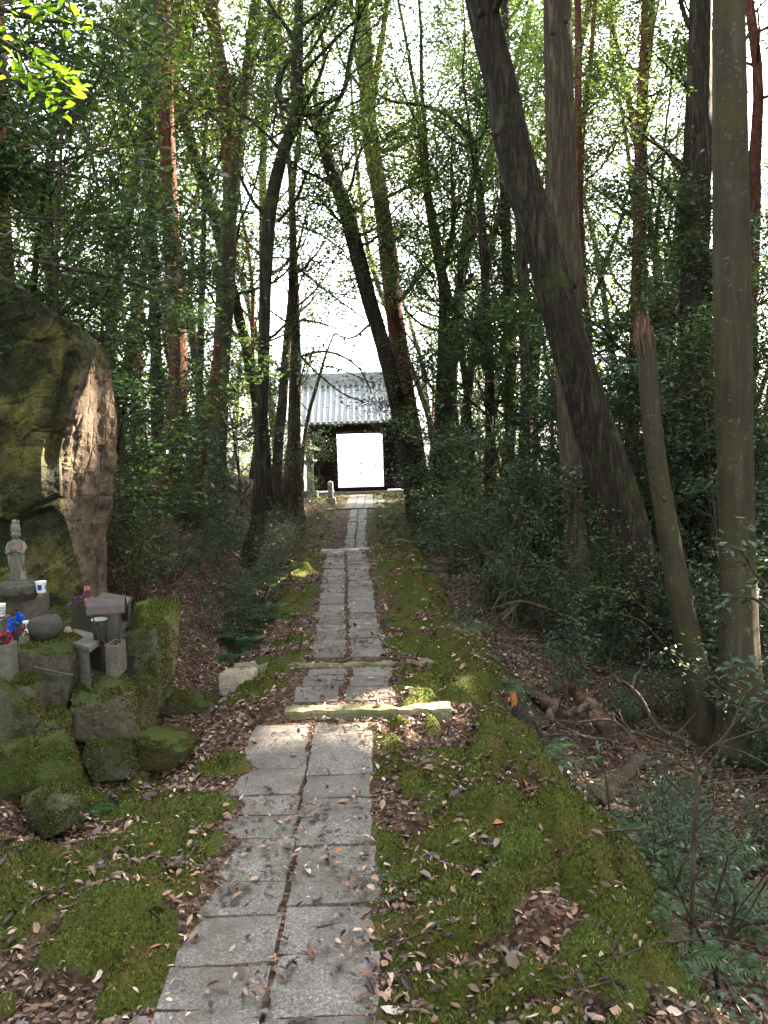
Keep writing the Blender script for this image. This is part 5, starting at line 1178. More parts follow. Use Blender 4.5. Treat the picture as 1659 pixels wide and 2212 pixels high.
b = MB(); b.lathe([(0, 0), (r * .8, 0), (r * .95, h * .95), (r * .95, h)], tuple(c), 24); b.build('pot_body', M['iron'] if 0 else M['conc_dark'], t, True)
b = MB(); b.lathe([(r * 1.02, h), (r * 1.04, h + .005), (r * .9, h + .012), (0, h + .016)], tuple(c), 24); b.build('lid', M['whitep'], t, True)
# flowers
def bouquet(px, py, Z, rad, mats, label, n=60, stem=.08, vase=None, sz=.016, name='flower_bunch'):
    c = P(px, py, Z); t = thing(name, (c.x, c.y, c.z - stem), label, 'flowers'); rng = np.random.default_rng(int(px) + 7)
    b = MB()
    heads = [c + Vector(rng.normal(0, rad * .5, 3)) for k in range(7)]
    for hd in heads: b.tube([(c.x, c.y, c.z - stem), tuple(hd)], .002, 4)
    b.build('stems', M['leaf_dark'], t)
    for i, m_ in enumerate(mats):
        hs = heads[i::len(mats)]; C = np.repeat(np.array([tuple(h_) for h_ in hs]), max(3, n // 7), 0); D = rng.normal(0, 1, C.shape); D /= np.linalg.norm(D, axis=1)[:, None]
        g = leaf_geo(C + D * rad * .3, np.full(len(C), sz * 1.6), .8, rng, 1.0, False, D + np.array([0, -.3, .3])); mesh_np('blossom', g[0], list(g[1:]), M[m_], t, False)
    C = np.repeat(np.array([[c.x, c.y, c.z - rad * .4]]), 22, 0) + rng.normal(0, rad * .45, (22, 3)); leaves('foliage', C, .035, .4, M['leaf_mid'], t, rng)
    if vase:
        b = MB(); b.lathe([(.018, 0), (.022, .01), (.02, vase * .6), (.026, vase)], (c.x, c.y, c.z - stem - vase * .4), 14); b.build('vase', M['black'], t, True)
bouquet(31, 1343, 5.45, .05, ['bluep', 'bluep', 'bluep'], 'bright blue artificial flowers in a black vase', 140, .09, vase=.12, sz=.02)
bouquet(176, 1289, 6.05, .055, ['red', 'pink', 'purple', 'whitep'], 'mixed red, coral and purple flowers below the boulder foot', 80, .08)
bouquet(8, 1378, 5.25, .035, ['red', 'red', 'red'], 'small crimson flowers at the left-hand edge, on the pillar', 70, .04)
bouquet(50, 1366, 5.5, .03, ['red', 'whitep'], 'little red and white blossoms in the low stone planter', 50, .04)
bouquet(196, 1298, 6.0, .02, ['yell'], 'tiny yellow blossoms at the edge of the rear stone box', 30, .03)
b = MB(); b.tube([P(73, 1441, 5.05), P(110, 1450, 5.02), P(155, 1459, 5.0)], .007, 6); b.add(ICO2[0] * .011 + np.array(P(155, 1459, 5.0)), T=ICO2[1]); o = b.build('dark_stick', M['iron']); tag(o, 'thin dark stick with a pale tip resting against the mossy domed rock', 'stick')
# ------------------------------------------------------------ fallen leaves, moss tufts, ground cover
rng = np.random.default_rng(303)
def surf(X, Y):
    z = ground(X, Y); s = X - path_x(Y)
    on = (np.abs(s) < np.where(Y < 7.5, .44, np.where(Y < 15, .34, .23))) & (Y < 24)
    return np.where(on, path_h(Y) + .016, z)
def scatter(n, x0, x1, y0, y1, pfn, pw=1.0):
    Y = y0 + (y1 - y0) * rng.random(n) ** pw; X = rng.uniform(x0, x1, n) * np.maximum(1, 1) ; p = pfn(X, Y); k = rng.random(n) < p; return X[k], Y[k]
def dens(X, Y):
    slope = np.hypot(ground(X + .05, Y) - ground(X - .05, Y), ground(X, Y + .05) - ground(X, Y - .05)) / .1
    s = X - path_x(Y); mo = moss_mask(X, Y); cl = fbm(X * 2.2, Y * 2.2, 71, 3)
    base = np.where(mo > .5, .05 + .5 * sstep(.52, .64, cl) , np.where(s > edge_r(Y) + .3, .62, .97))
    half = np.where(Y < 7.5, .44, np.where(Y < 15, .35, .24)); on = np.abs(s) < half
    edge = sstep(half - .18, half, np.abs(s)) + .5 * np.exp(-(s / .05) ** 2)
    return np.where(on, (.18 + .34 * edge) * (.35 + 1.4 * sstep(.42, .62, cl)), base * (1 - sstep(1.0, 1.8, slope)))
parts = []
for n, a in ((29000, (-3.2, 3.2, 2.2, 5.0)), (34000, (-3.5, 4.0, 5.0, 8.5)), (34000, (-5, 6, 8.5, 16)), (18000, (-7, 8, 16, 34))):
    x, y = scatter(n, *a, dens); parts.append(np.stack([x, y, np.where(y < 8.5, 1.0, 1.2)], 1))
# heaps of leaves where the floor swells
for cx, cy, r_, n in ((1.15, 11.8, .55, 700), (1.05, 8.0, .45, 900), (.75, 9.5, .3, 200), (-2.6, 9.0, .8, 700), (-2.3, 4.0, .5, 500)):
    parts.append(np.stack([rng.normal(cx, r_ * .7, n), rng.normal(cy, r_ * .8, n), np.ones(n)], 1))
A = np.vstack(parts); X, Y = A[:, 0], A[:, 1]
Z = surf(X, Y) + rng.uniform(.004, .02, len(X)) + np.where(moss_mask(X, Y) > .5, .006, 0)
L = np.clip(rng.lognormal(math.log(.031), .45, len(X)), .012, .10) * A[:, 2]
o = leaves('fallen_leaves', np.stack([X, Y, Z], 1), L, .46, M['dead'], None, rng, flat=.34, fine=True, droop=0); tag(o, kind='stuff')
# moss tufts
def tuft_mat():
    s = NT('moss_tuft'); g = s.n('NewGeometry'); n = s.noise(s.coord(kind='Object'), 1.3, 4); 
    a = s.ramp(g.outputs['Random Per Island'], [(0, (.008, .010, .003)), (.4, (.035, .040, .008)), (.75, (.095, .10, .020)), (1, (.22, .21, .06))]).outputs[0]
    b = s.ramp(g.outputs['Random Per Island'], [(0, (.010, .015, .004)), (.5, (.05, .072, .014)), (1, (.16, .19, .05))]).outputs[0]
    c = s.mix(s.ramp(n, [(.48, 0.0), (.66, .8)]).outputs[0], a, b)
    c = s.mix(s.ramp(s.noise(s.coord(), 3.3, 4), [(.54, 0.0), (.68, .7)]).outputs[0], c, (.10, .065, .02))
    return s.finish(c, .8, spec=.15)
M['tuft'] = tuft_mat()
N = 330000; Y = 2.3 + 7.2 * rng.random(N) ** 1.35; X = rng.uniform(-2.6, 1.9, N); k = (rng.random(N) < np.clip(moss_mask(X, Y) * 1.3, 0, 1) ** 2) & (np.abs(X - path_x(Y)) > .44) & (np.abs(X) < .5 * Y + .2)
X, Y = X[k], Y[k]; n = len(X); Z = ground(X, Y) - .002; h = rng.uniform(.006, .019, n) * (.5 + 1.0 * vnoise(X * 14, Y * 14, 9)); w_ = rng.uniform(.0025, .0055, n); a = rng.uniform(0, 6.28, n)
B = np.stack([X, Y, Z], 1); S = np.stack([np.cos(a), np.sin(a), a * 0], 1) * w_[:, None]; T_ = np.stack([rng.normal(0, .6, n) * h, rng.normal(0, .6, n) * h, h], 1)
V = np.stack([B - S, B + S, B + T_], 1).reshape(-1, 3)
for RV, RF, mn in ROCKS:       # moss growing on the rocks
    if mn not in ('mossy_rock', 'rock_under_bright_moss', 'moss_cushion', 'bare_brown_rock'): continue
    ar = np.cross(RV[RF[:, 1]] - RV[RF[:, 0]], RV[RF[:, 2]] - RV[RF[:, 0]]); A2 = np.linalg.norm(ar, axis=1); nn = ar / A2[:, None]
    pr = A2 * np.clip(nn[:, 2] * 1.3 + .25, 0.02, 1) * (.35 if mn == 'bare_brown_rock' else 1) * sstep(.38, .52, fbm(RV[RF[:, 0], 0] * 9, RV[RF[:, 0], 2] * 9 + RV[RF[:, 0], 1] * 5, 12, 3)); n_ = int(min(7000, 11000 * A2.sum()))
    f = rng.choice(len(RF), n_, p=pr / pr.sum()); uv = rng.random((n_, 2)); fl_ = uv.sum(1) > 1; uv[fl_] = 1 - uv[fl_]
    b_ = RV[RF[f, 0]] + uv[:, :1] * (RV[RF[f, 1]] - RV[RF[f, 0]]) + uv[:, 1:] * (RV[RF[f, 2]] - RV[RF[f, 0]]); nf = nn[f]; h_ = rng.uniform(.005, .014, n_)[:, None]
    s_d = np.cross(nf, rng.normal(0, 1, (n_, 3))); s_d /= np.linalg.norm(s_d, axis=1)[:, None]; w2 = rng.uniform(.002, .005, n_)[:, None]
    V = np.vstack([V, np.stack([b_ - s_d * w2, b_ + s_d * w2, b_ + nf * h_ + rng.normal(0, .4, (n_, 3)) * h_], 1).reshape(-1, 3)])
n = len(V) // 3; o = mesh_np('moss_tufts', V, np.arange(n * 3).reshape(-1, 3), M['tuft'], None, False); tag(o, kind='stuff')
# small green plants over the floor
def gc(X, Y):
    s = X - path_x(Y); e = edge_r(Y); el = edge_l(Y); cl = fbm(X * 1.1, Y * 1.1, 83, 4)
    r_ = (s > e + .25) * sstep(.38, .58, cl + .1 * sstep(2.2, 3.2, s)); l_ = (s < -(el + .6)) * (Y > 7.3) * sstep(.40, .56, cl)
    return np.clip(r_ + l_, 0, 1)
x, y = scatter(9000, -8, 9, 2.6, 20, gc, 1.2); cen = np.stack([x, y, surf(x, y)], 1)
C = np.repeat(cen, 13, 0); C = C + rng.normal(0, 1, C.shape) * np.array([.07, .07, .0]); C[:, 2] = surf(C[:, 0], C[:, 1]) + rng.uniform(.01, .16, len(C))
o = leaves('ground_cover', C, rng.uniform(.022, .06, len(C)), .5, M['leaf_blue'], None, rng, flat=.5); tag(o, kind='stuff')
# twigs and dead sticks strewn about
b = MB(); x, y = scatter(1900, -5, 6, 2.8, 14, lambda X, Y: np.where((np.abs(X - path_x(Y)) < 1.3), .05, .9))
for i in range(len(x)):
    a = rng.uniform(0, 6.28); l = rng.uniform(.1, .6) * (1 if x[i] > 0 else .6); z = gz(x[i], y[i]); p0 = np.array([x[i], y[i], z + .015]); d = np.array([math.cos(a), math.sin(a), rng.uniform(-.02, .25)]) * l
    p1 = p0 + d * .5 + rng.normal(0, .03, 3); p2 = p0 + d; b.tube([p0, p1, p2], [rng.uniform(.003, .008), .004, .002], 4, cap=False)
o = b.build('fallen_twigs', M['twig'], smooth=True); tag(o, kind='stuff')
# brittle standing understory twigs on the right
b = MB(); segs = []
for k in range(50):
    yy = rng.uniform(7.5, 18); xx = rng.uniform(.7, .5 * yy) ; xx = max(xx, float(path_x(yy) + edge_r(yy)) + .4); 
    grow([xx, yy, gz(xx, yy) - .02], [rng.normal(0, .3), rng.normal(0, .3), 1], rng.uniform(.5, 1.5), rng.uniform(.004, .008), 1, segs, [], rng, up=.02, crook=.3, step=.2)
put_segs(b, segs, 3); o = b.build('understory_twigs', M['twig'], smooth=True); tag(o, kind='stuff')

# ------------------------------------------------------------ ferns
def proto_fern(seed, nf=8, L=.42):
    rng = np.random.default_rng(seed); t = thing('fern', (0, 0, 0), None, 'fern')
    for f in range(nf):
        a = f * 6.283 / nf + rng.normal(0, .25); l = L * rng.uniform(.75, 1.2); n = 16; pts = []
        for k in range(n + 1):
            u = k / n; pts.append((math.cos(a) * l * u, math.sin(a) * l * u, l * (.75 * u - .8 * u * u) + .0))
        b = MB(); b.tube(pts, np.linspace(.0025, .0008, n + 1), 3, cap=False); pts = np.array(pts); sd = np.array([-math.sin(a), math.cos(a), 0])
        C = []; D = []; Ls = []
        for k in range(2, n + 1):
            u = k / n; pl = l * .30 * math.sin(math.pi * min(1, u * .86 + .14)) + .006
            for e in (-1, 1): d = sd * e + np.array([math.cos(a), math.sin(a), -.25]) * .35; d /= np.linalg.norm(d); C.append(pts[k] + d * pl / 2); D.append(d); Ls.append(pl)
        g = leaf_geo(np.array(C), np.array(Ls), .2, rng, .12, False, np.array(D)); b.add(g[0], T=g[1]); b.build('frond', M['fern'], t)
    return t
PF = [proto_fern(401), proto_fern(402, 6, .35)]
ferns = [(500, 1200, 11.5, 1.3), (535, 1245, 10.5, 1.3), (560, 1225, 11, 1.2), (590, 1190, 12.5, 1.2), (515, 1300, 9.4, 1.2), (548, 1320, 9.1, 1.2), (575, 1275, 9.9, 1.1), (505, 1360, 8.7, 1.1), (540, 1165, 13, 1.2), (610, 1165, 14, 1.0),
         (385, 1445, 6.9, .55), (395, 1452, 7.1, .5), (1090, 1495, 6.9, .85), (1062, 1470, 7.3, .7), (995, 1372, 8.7, 1.1), (1020, 1385, 8.5, .9), (905, 1165, 16.5, 1.3), (925, 1185, 15.5, 1.2), (890, 1190, 16, 1.0), (935, 1245, 12.3, 1.1),
         (1170, 1605, 5.8, .8), (1195, 1640, 5.6, .7), (1390, 1800, 4.6, .8), (1330, 1770, 4.7, .7), (1470, 2120, 3.55, .7), (1415, 2020, 3.85, .6), (1540, 1790, 4.7, .8), (1610, 1850, 4.4, .8), (1570, 1990, 3.9, .6), (1260, 1700, 5.1, .6),
         (175, 1655, 4.9, .55), (1640, 1700, 5.2, .8), (1450, 1880, 4.3, .6), (965, 1330, 9.3, .8)]
fl = []
for i, (px, py, Z, sc) in enumerate(ferns):
    if 480 < px < 620: sc *= 1.45
    x = P(px, py, Z).x; z = gz(x, Z)
    o = copy_thing(PF[i % 2], (x, Z, z - .01), random.uniform(0, 6.28), sc, group='ferns'); PLACED.append((o, 'green fern with arching fronds', 'near' if Z < 6 else 'midway' if Z < 11 else 'farther', 'in the ditch left of the path' if 480 < px < 700 else 'by the rock pile' if px < 480 else 'at the right path edge' if px < 1080 else 'on the right forest floor', px))
PROTOS += PF

# ------------------------------------------------------------ logs, stumps, dead boughs
def log(label, a, b_, r0, r1, mat, name='fallen_log', cat='log', seed=1, ends=True):
    p0, p1 = P(*a), P(*b_); t = thing(name, tuple(p0), label, cat); n = 12; pts = [p0 + (p1 - p0) * (k / n) + Vector(np.random.default_rng(seed + k).normal(0, .008, 3)) for k in range(n + 1)]
    b = MB(); b.tube(pts, np.linspace(r0, r1, n + 1), 16, wob=.22, seed=seed, cap=False); b.build('bark', mat, t, True)
    ax = (p1 - p0).normalized()
    for q, s_, r in ((p0, -1, r0), (p1, 1, r1)):
        b = MB(); b.tube([q - ax * s_ * .02, q + ax * s_ * .004], [r * .97, r * .93], 16); b.build('cut_end', M['twig'], t)
M['log'] = bark_mat('brown_log_bark', (.06, .035, .025), (.17, .10, .07), (.28, .18, .13), vs=3)
log('reddish fallen log, left one of the pair beyond the orange stump', (1212, 1540, 6.7), (1130, 1478, 7.7), .062, .055, M['log'], seed=2)
log('reddish fallen log, right one of the pair, rotted at its near end', (1318, 1578, 6.3), (1238, 1490, 7.4), .07, .058, M['log'], seed=6)
log('short grey forked log propped between the two reddish logs', (1175, 1570, 6.3), (1205, 1515, 6.6), .035, .03, M['twig'], seed=9)
log('small knobbly stick lying across the right-hand reddish log', (1220, 1545, 6.3), (1290, 1520, 6.3), .03, .022, M['twig'], seed=12)
t = thing('rotten_stump', tuple(P(1140, 1580, 5.9)), 'charred black stump with an orange rotten top, at the edge of the mossy verge', 'stump')
b = MB(); b.tube([P(1152, 1600, 5.9), P(1135, 1565, 5.9), P(1120, 1535, 5.95), P(1110, 1512, 6.0)], [.075, .06, .05, .04], 14, wob=.35, seed=4); b.build('bark', M['bark_dark'], t, True)
M['orange'] = simple('orange_rotten_wood', (.30, .12, .03), .9, nz=.7); b = MB(); rs = np.random.default_rng(6)
for k in range(26): p = P(1110 + rs.normal(0, 4), 1512 + rs.normal(0, 8), 5.94); b.add(rock_verts((.022, .022, .035), 500 + k, base=ICO2) + np.array(p), T=ICO2[1])
b.build('rotten_top', M['orange'], t)
log('pale splintered slab of decayed wood lying in the gully', (1290, 1735, 5.0), (1380, 1640, 5.5), .05, .045, M['bark_tan'], seed=15)
def bough(label, lines, mat=M['twig'], name='dead_branch', sd=5, kids=3, L=.35):
    rs = np.random.default_rng(sd); p0 = P(*[lines[0][0][i] for i in (0, 1, 3)]); t = thing(name, tuple(p0), label, 'dead branch'); b = MB(); segs = []
    for ln in lines:
        pts, rad = px_line(ln, None, 5); b.tube(pts, np.maximum(rad, .0016), 6, wob=.15, cap=False)
        for k in range(kids):
            i = rs.integers(2, len(pts)); d = pts[i] - pts[i - 1]; grow(pts[i], d / np.linalg.norm(d) + rs.normal(0, .55, 3), L, max(rad[i] * .5, .0016), 1, segs, [], rs, up=.03, crook=.3, step=.08, kids=(1, 2))
    put_segs(b, segs, 3); b.build('wood', mat, t, True)
bough('crooked grey dead branch hooking up from the forest floor before the snapped trunk', [[(1480, 1600, 10, 6.2), (1420, 1570, 9, 6.2), (1385, 1510, 9, 6.3), (1350, 1475, 8, 6.4), (1310, 1465, 5, 6.5)], [(1340, 1475, 8, 6.4), (1322, 1455, 5, 6.4), (1318, 1440, 4, 6.4)], [(1365, 1485, 7, 6.4), (1372, 1460, 5, 6.4), (1385, 1448, 3, 6.4)]], kids=2, L=.2)
bough('bare sapling with a tall thin stem and forked leafless twigs at lower right', [[(1492, 2250, 12, 3.7), (1494, 2000, 11, 3.7), (1500, 1800, 10, 3.75), (1506, 1690, 8, 3.8), (1500, 1640, 6, 3.8)],
      [(1505, 1740, 6, 3.8), (1460, 1700, 5, 3.8), (1420, 1650, 4, 3.85), (1390, 1600, 3, 3.9)], [(1500, 1650, 6, 3.8), (1540, 1610, 4, 3.8), (1570, 1600, 4, 3.8), (1659, 1570, 3, 3.8)], [(1500, 1645, 5, 3.8), (1460, 1620, 4, 3.8), (1400, 1600, 3, 3.8)],
      [(1506, 1700, 5, 3.8), (1560, 1690, 5, 3.8), (1659, 1680, 4, 3.8)], [(1506, 1750, 5, 3.8), (1570, 1745, 4, 3.8), (1659, 1700, 4, 3.8)], [(1545, 1612, 4, 3.8), (1580, 1570, 3, 3.8), (1620, 1520, 2, 3.8)]], name='bare_sapling', sd=9, kids=3, L=.22)
bough('long pale dead branch zigzagging up among shrubs right of the leaf heap', [[(1200, 1420, 6, 9.5), (1150, 1300, 6, 9.6), (1118, 1270, 6, 9.6), (1128, 1200, 5, 9.7), (1150, 1160, 4, 9.7)], [(1120, 1270, 5, 9.6), (1080, 1290, 5, 9.4), (1060, 1330, 4, 9.3)], [(1128, 1215, 5, 9.7), (1090, 1205, 4, 9.6), (1040, 1195, 3, 9.6)]], sd=13, kids=4, L=.5)
bough('low pale forked branch lying on leaves near the gully head', [[(1240, 1340, 8, 8.6), (1180, 1315, 9, 8.6), (1130, 1300, 8, 8.5), (1090, 1305, 6, 8.4)], [(1120, 1300, 8, 8.5), (1100, 1325, 9, 8.4), (1085, 1340, 6, 8.4)]], sd=17, kids=3, L=.35)
bough('long bare twiggy branch in the brush pile at the gully edge', [[(1320, 1600, 8, 5.9), (1250, 1590, 7, 5.9), (1180, 1590, 6, 5.9), (1120, 1620, 4, 5.8)], [(1400, 1640, 7, 5.8), (1330, 1560, 6, 6.0), (1240, 1560, 5, 6.0), (1150, 1550, 4, 6.0)], [(1280, 1640, 6, 5.8), (1230, 1590, 5, 5.9), (1170, 1600, 4, 5.9)]], sd=21, kids=6, L=.4)
bough('thin forked pair of pale stems rising beside the knotty trunk foot', [[(1268, 1392, 11, 8.9), (1250, 1300, 9, 9), (1236, 1230, 8, 9), (1228, 1180, 6, 9.1)], [(1266, 1370, 8, 8.9), (1290, 1300, 8, 9), (1296, 1230, 7, 9), (1280, 1160, 6, 9), (1270, 1120, 5, 9)]], mat=M['bark_tan'], name='forked_sapling', sd=25, kids=2, L=.6)
bough('small dead shrub with black twigs at the lower right corner', [[(1560, 2200, 12, 3.6), (1540, 2080, 10, 3.6), (1500, 2000, 8, 3.6), (1480, 1960, 5, 3.6)], [(1545, 2100, 9, 3.6), (1580, 2000, 7, 3.6), (1590, 1950, 4, 3.6)], [(1659, 1990, 14, 3.7), (1600, 2000, 12, 3.7), (1560, 2060, 8, 3.7)]], mat=M['bark_dark'], sd=29, kids=4, L=.3)

# ------------------------------------------------------------ nearby leafy plants
def leafy(label, lines, Z, leafmat, L, n_per=7, name='leafy_plant', cat='plant', sd=1, jit=.05, stem='bark_tan', W=.42, D=None, up=.2, flat=.45):
    rs = np.random.default_rng(sd); f = lines[0][0]; p0 = P(f[0], f[1], f[3] if len(f) > 3 else Z); t = thing(name, tuple(p0), label, cat); b = MB(); C = []; Dd = []
    for ln in lines:
        pts, rad = px_line(ln, Z, 5); b.tube(pts, np.maximum(rad, .0015), 6, cap=False)
        m = len(pts)
        for i in range(m // 4, m):
            for k in range(n_per):
                dd = pts[i] - pts[i - 1]; dd /= np.linalg.norm(dd) + 1e-9; d = dd * .6 + rs.normal(0, .7, 3); d[2] = d[2] * .4 - .1; d /= np.linalg.norm(d); C.append(pts[i] + d * L * .55 + rs.normal(0, jit, 3)); Dd.append(d)
    b.build('stem', M[stem], t, True); C = np.array(C); kk = keep(C)
    g = leaf_geo(C, rs.uniform(.7, 1.2, len(C)) * L, W, rs, flat, True, np.array(Dd)); mesh_np('foliage', g[0], list(g[1:]), M[leafmat], t, False); return t
leafy('seedling with five broad pale blue-green leaves in the gully', [[(1318, 1760, 6), (1310, 1690, 5), (1300, 1640, 4), (1296, 1600, 3)]], 4.9, 'leaf_blue', .095, 1, name='seedling', sd=3, jit=.0, W=.4, up=.1)
leafy('leafy bluish shoots crossing the foot of the smooth mossy trunk', [[(1700, 1300, 9), (1640, 1250, 7), (1600, 1190, 5), (1560, 1180, 3)], [(1680, 1330, 8), (1620, 1290, 6), (1570, 1300, 4), (1545, 1330, 3)], [(1690, 1420, 8), (1640, 1440, 6), (1590, 1440, 4), (1560, 1450, 3)], [(1700, 1240, 8), (1659, 1200, 6), (1620, 1150, 3)], [(1700, 1520, 8), (1650, 1500, 6), (1610, 1560, 3)]], 5.3, 'leaf_blue', .08, 3, name='broadleaf_shrub', cat='shrub', sd=5, jit=.03)
leafy('low bluish leafy plant beside the bare sapling', [[(1380, 2000, 6), (1400, 1900, 5), (1420, 1840, 3)], [(1440, 1980, 6), (1470, 1880, 5), (1500, 1830, 3)], [(1400, 2000, 5), (1360, 1880, 4), (1330, 1800, 3)], [(1540, 1960, 6), (1580, 1850, 4), (1630, 1800, 3)]], 4.2, 'leaf_blue', .055, 4, name='broadleaf_shrub', cat='shrub', sd=7, jit=.05)
leafy('arching thin bough of small green leaves in front of the dark trunk foot', [[(1420, 1340, 5), (1360, 1290, 4), (1300, 1270, 3), (1250, 1290, 2)], [(1440, 1400, 5), (1380, 1340, 4), (1310, 1325, 3), (1260, 1345, 2)], [(1500, 1240, 5), (1440, 1220, 4), (1380, 1230, 2)]], 7.4, 'leaf_mid', .05, 4, name='leafy_bough', cat='branch', sd=9, jit=.03)
leafy('overhanging spray of lime-green backlit leaves near the top left corner', [[(-160, 120, 14), (-60, 60, 10), (40, 110, 7), (110, 150, 5), (155, 185, 3)], [(-60, 60, 8), (30, 20, 6), (110, 20, 4), (190, 60, 3)], [(40, 110, 5), (80, 190, 4), (130, 225, 3)], [(-60, 200, 8), (20, 170, 5), (90, 170, 4), (140, 165, 2)]], 4.6, 'leaf_lime', .075, 3, name='leafy_bough', cat='branch', sd=11, jit=.03)
for i, (z_, lab_, lines, lm, sd) in enumerate(((6.2, 'dense dark foliage bough hanging over the top left corner', [[(-200, -40, 20), (-60, 0, 14), (80, 40, 9), (220, 60, 5), (300, 110, 3)], [(-200, 150, 18), (-50, 140, 12), (80, 200, 8), (190, 260, 4)], [(-60, 0, 9), (60, -60, 6), (260, -40, 4), (340, 30, 3)], [(-50, 140, 9), (60, 90, 6), (170, 120, 4), (240, 160, 3)], [(80, 200, 6), (60, 260, 4), (120, 330, 3)]], 'leaf_dark', 31),
                                               (7.0, 'drooping glossy bough above the sapling stem', [[(-100, 380, 14), (40, 360, 9), (160, 380, 6), (270, 400, 4), (330, 440, 2)], [(40, 360, 7), (120, 320, 5), (240, 330, 3), (320, 350, 2)], [(-60, 470, 8), (60, 470, 6), (180, 480, 4), (300, 520, 3)]], 'leaf_dark', 33),
                                               (7.4, 'bough of pointed green leaves hanging beside the boulder crest', [[(60, 560, 9), (150, 580, 7), (250, 600, 5), (370, 640, 3)], [(150, 580, 6), (220, 640, 5), (300, 690, 4), (380, 700, 2)], [(100, 600, 6), (180, 660, 5), (260, 720, 3), (320, 760, 2)], [(240, 740, 6), (270, 780, 4), (290, 830, 3)]], 'leaf_mid', 35),
                                               (8.5, 'bough of bluish leaves across the red-barked cedar', [[(180, 500, 8), (240, 490, 6), (290, 500, 4), (335, 520, 3)], [(200, 600, 7), (270, 590, 5), (350, 600, 3), (400, 640, 2)], [(220, 700, 7), (270, 690, 5), (310, 730, 3)]], 'leaf_blue', 37))):
    leafy(lab_, lines, z_, lm, .08, 9, name='leafy_bough', cat='branch', sd=sd, jit=.10)
leafy('faint loose spray of yellowish leaves in the bright gap above the gate', [[(620, 560, 7), (670, 600, 6), (720, 640, 4), (790, 690, 3)], [(610, 480, 6), (680, 500, 5), (740, 540, 3)], [(840, 620, 6), (790, 600, 4), (730, 610, 3)], [(650, 690, 6), (700, 700, 4), (750, 720, 2)]], 24, 'leaf_yel', .13, 5, name='leafy_bough', cat='branch', sd=43, jit=.3)
leafy('spray of leaves hanging in front of the gate roof', [[(600, 800, 8), (650, 770, 6), (710, 760, 5), (770, 790, 4), (800, 840, 3)], [(650, 770, 5), (690, 810, 4), (740, 850, 3), (790, 870, 2)], [(700, 790, 4), (740, 800, 3), (810, 830, 2)], [(800, 700, 6), (760, 730, 4), (720, 720, 3)]], 22, 'leaf_mid', .14, 7, name='leafy_bough', cat='branch', sd=41, jit=.22)
hero('young_tree', 'tree', 'thin crooked young tree leaning right in front of the gate roof', [(650, 1040, 10), (656, 960, 10), (668, 890, 9), (688, 820, 8), (704, 765, 5), (722, 720, 3)], 26, M['bark_tan'], leafmat=M['leaf_mid'], crown=500, top=0, seed=80, branch_n=5, b_from=.5, b_len=1.5, m=5, leaf=.12, ring=8)
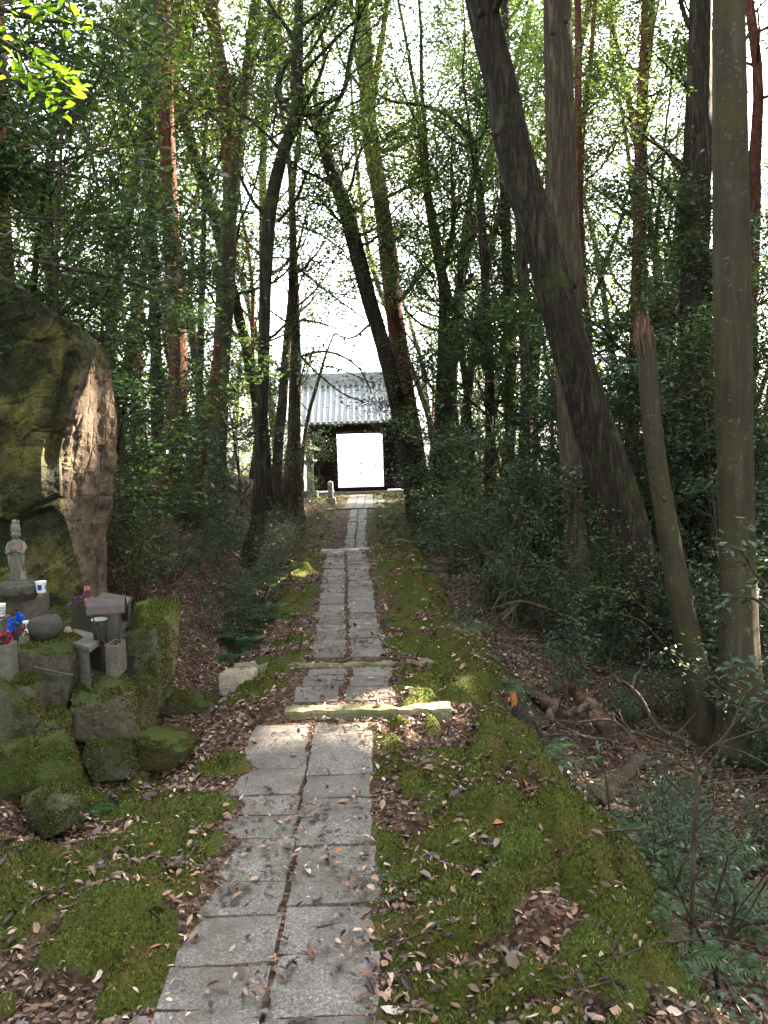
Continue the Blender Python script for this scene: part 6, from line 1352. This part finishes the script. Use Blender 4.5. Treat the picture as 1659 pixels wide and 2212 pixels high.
for i, (x, y, z_, s_, lm) in enumerate(((850, 150, 19, 1.6, 'leaf_dark'), (810, 420, 20, 1.7, 'leaf_mid'), (830, 500, 20, 1.5, 'leaf_mid'), (740, 300, 20, .9, 'leaf_mid'), (940, 270, 19, 1.2, 'leaf_mid'), (900, 340, 21, 1.0, 'leaf_mid'), (1050, 250, 17, 1.1, 'leaf_dark'), (780, 560, 20, 1.2, 'leaf_dark'), (690, 540, 21, 1.4, 'leaf_dark'), (660, 470, 21, 1.2, 'leaf_mid'),
                                          (960, 680, 18, 1.4, 'leaf_dark'), (920, 800, 19, 1.3, 'leaf_blue'), (520, 200, 19, 1.1, 'leaf_dark'), (1100, 640, 18, 1.3, 'leaf_blue'), (1330, 700, 13, 1.2, 'leaf_blue'), (1440, 660, 13, 1.2, 'leaf_blue'))):
    rs = np.random.default_rng(600 + i); c = np.array(P(x, y, z_)); segs = []; tips = []
    for k in range(5): grow(c + np.array([0, 0, -.3]), rs.normal(0, 1, 3) + np.array([0, 0, .3]), s_ * .8, .02, 1, segs, tips, rs, up=0)
    C = cluster(tips, 26, .2, rs, .6); C = C[keep(C)]
    best = min(((np.linalg.norm(hp - c, axis=1).min(), k) for k, (ht, hp, hm) in enumerate(HERO_LINES) if len(hp) > 20), key=lambda v: v[0]); ht, hp, hm = HERO_LINES[best[1]]
    a_ = hp[np.clip(np.linalg.norm(hp - c, axis=1).argmin() - 2, 0, len(hp) - 1)]; segs.append((np.array([a_, a_ * .6 + c * .4 + [0, 0, -.1], c]), np.array([.05, .035, .02]), 1))
    b = MB(); put_segs(b, segs, 5); bo = b.build('bough', hm, ht, True); o = leaves('leaf_cluster', C, rs.uniform(.7, 1.2, len(C)) * .1, .42, M[lm], ht, rs)
label_placed()
for t in PROTOS:
    for c in list(t.children): bpy.data.objects.remove(c)
    bpy.data.objects.remove(t)
# open the gaps in the crowns through which the sunbeams fall
bpy.context.view_layer.update()
for o in [o for o in bpy.data.objects if o.type == 'MESH' and o.data.get('per_leaf')]:
    if o.name.startswith(('fallen', 'ground_cover', 'sunward')): continue
    k = o.data['per_leaf']; me = o.data; n = len(me.vertices); V = np.empty(n * 3, np.float32); me.vertices.foreach_get('co', V); V = V.reshape(-1, 3)
    Mw = np.array(o.matrix_world); C = V.reshape(-1, k, 3).mean(1) @ Mw[:3, :3].T + Mw[:3, 3]; kp = keep(C)
    if kp.all(): continue
    nf = np.empty(len(me.polygons) * 1, np.int32); me.polygons.foreach_get('loop_total', nf); li = np.empty(len(me.loops), np.int32); me.loops.foreach_get('vertex_index', li)
    st = np.concatenate([[0], np.cumsum(nf)[:-1]]); own = li[st] // k; new_id = np.cumsum(kp) - 1; F_ = []
    for q in (3, 4):
        m_ = (nf == q) & kp[own]
        if m_.any():
            idx = li[st[m_][:, None] + np.arange(q)]; F_.append(new_id[idx // k] * k + idx % k)
    if not F_: continue
    Vk = V.reshape(-1, k, 3)[kp].reshape(-1, 3); tmp = mesh_np('leaf_mesh', Vk, F_, me.materials[0], None, False); nm = tmp.data; bpy.data.objects.remove(tmp); nm['per_leaf'] = k; o.data = nm
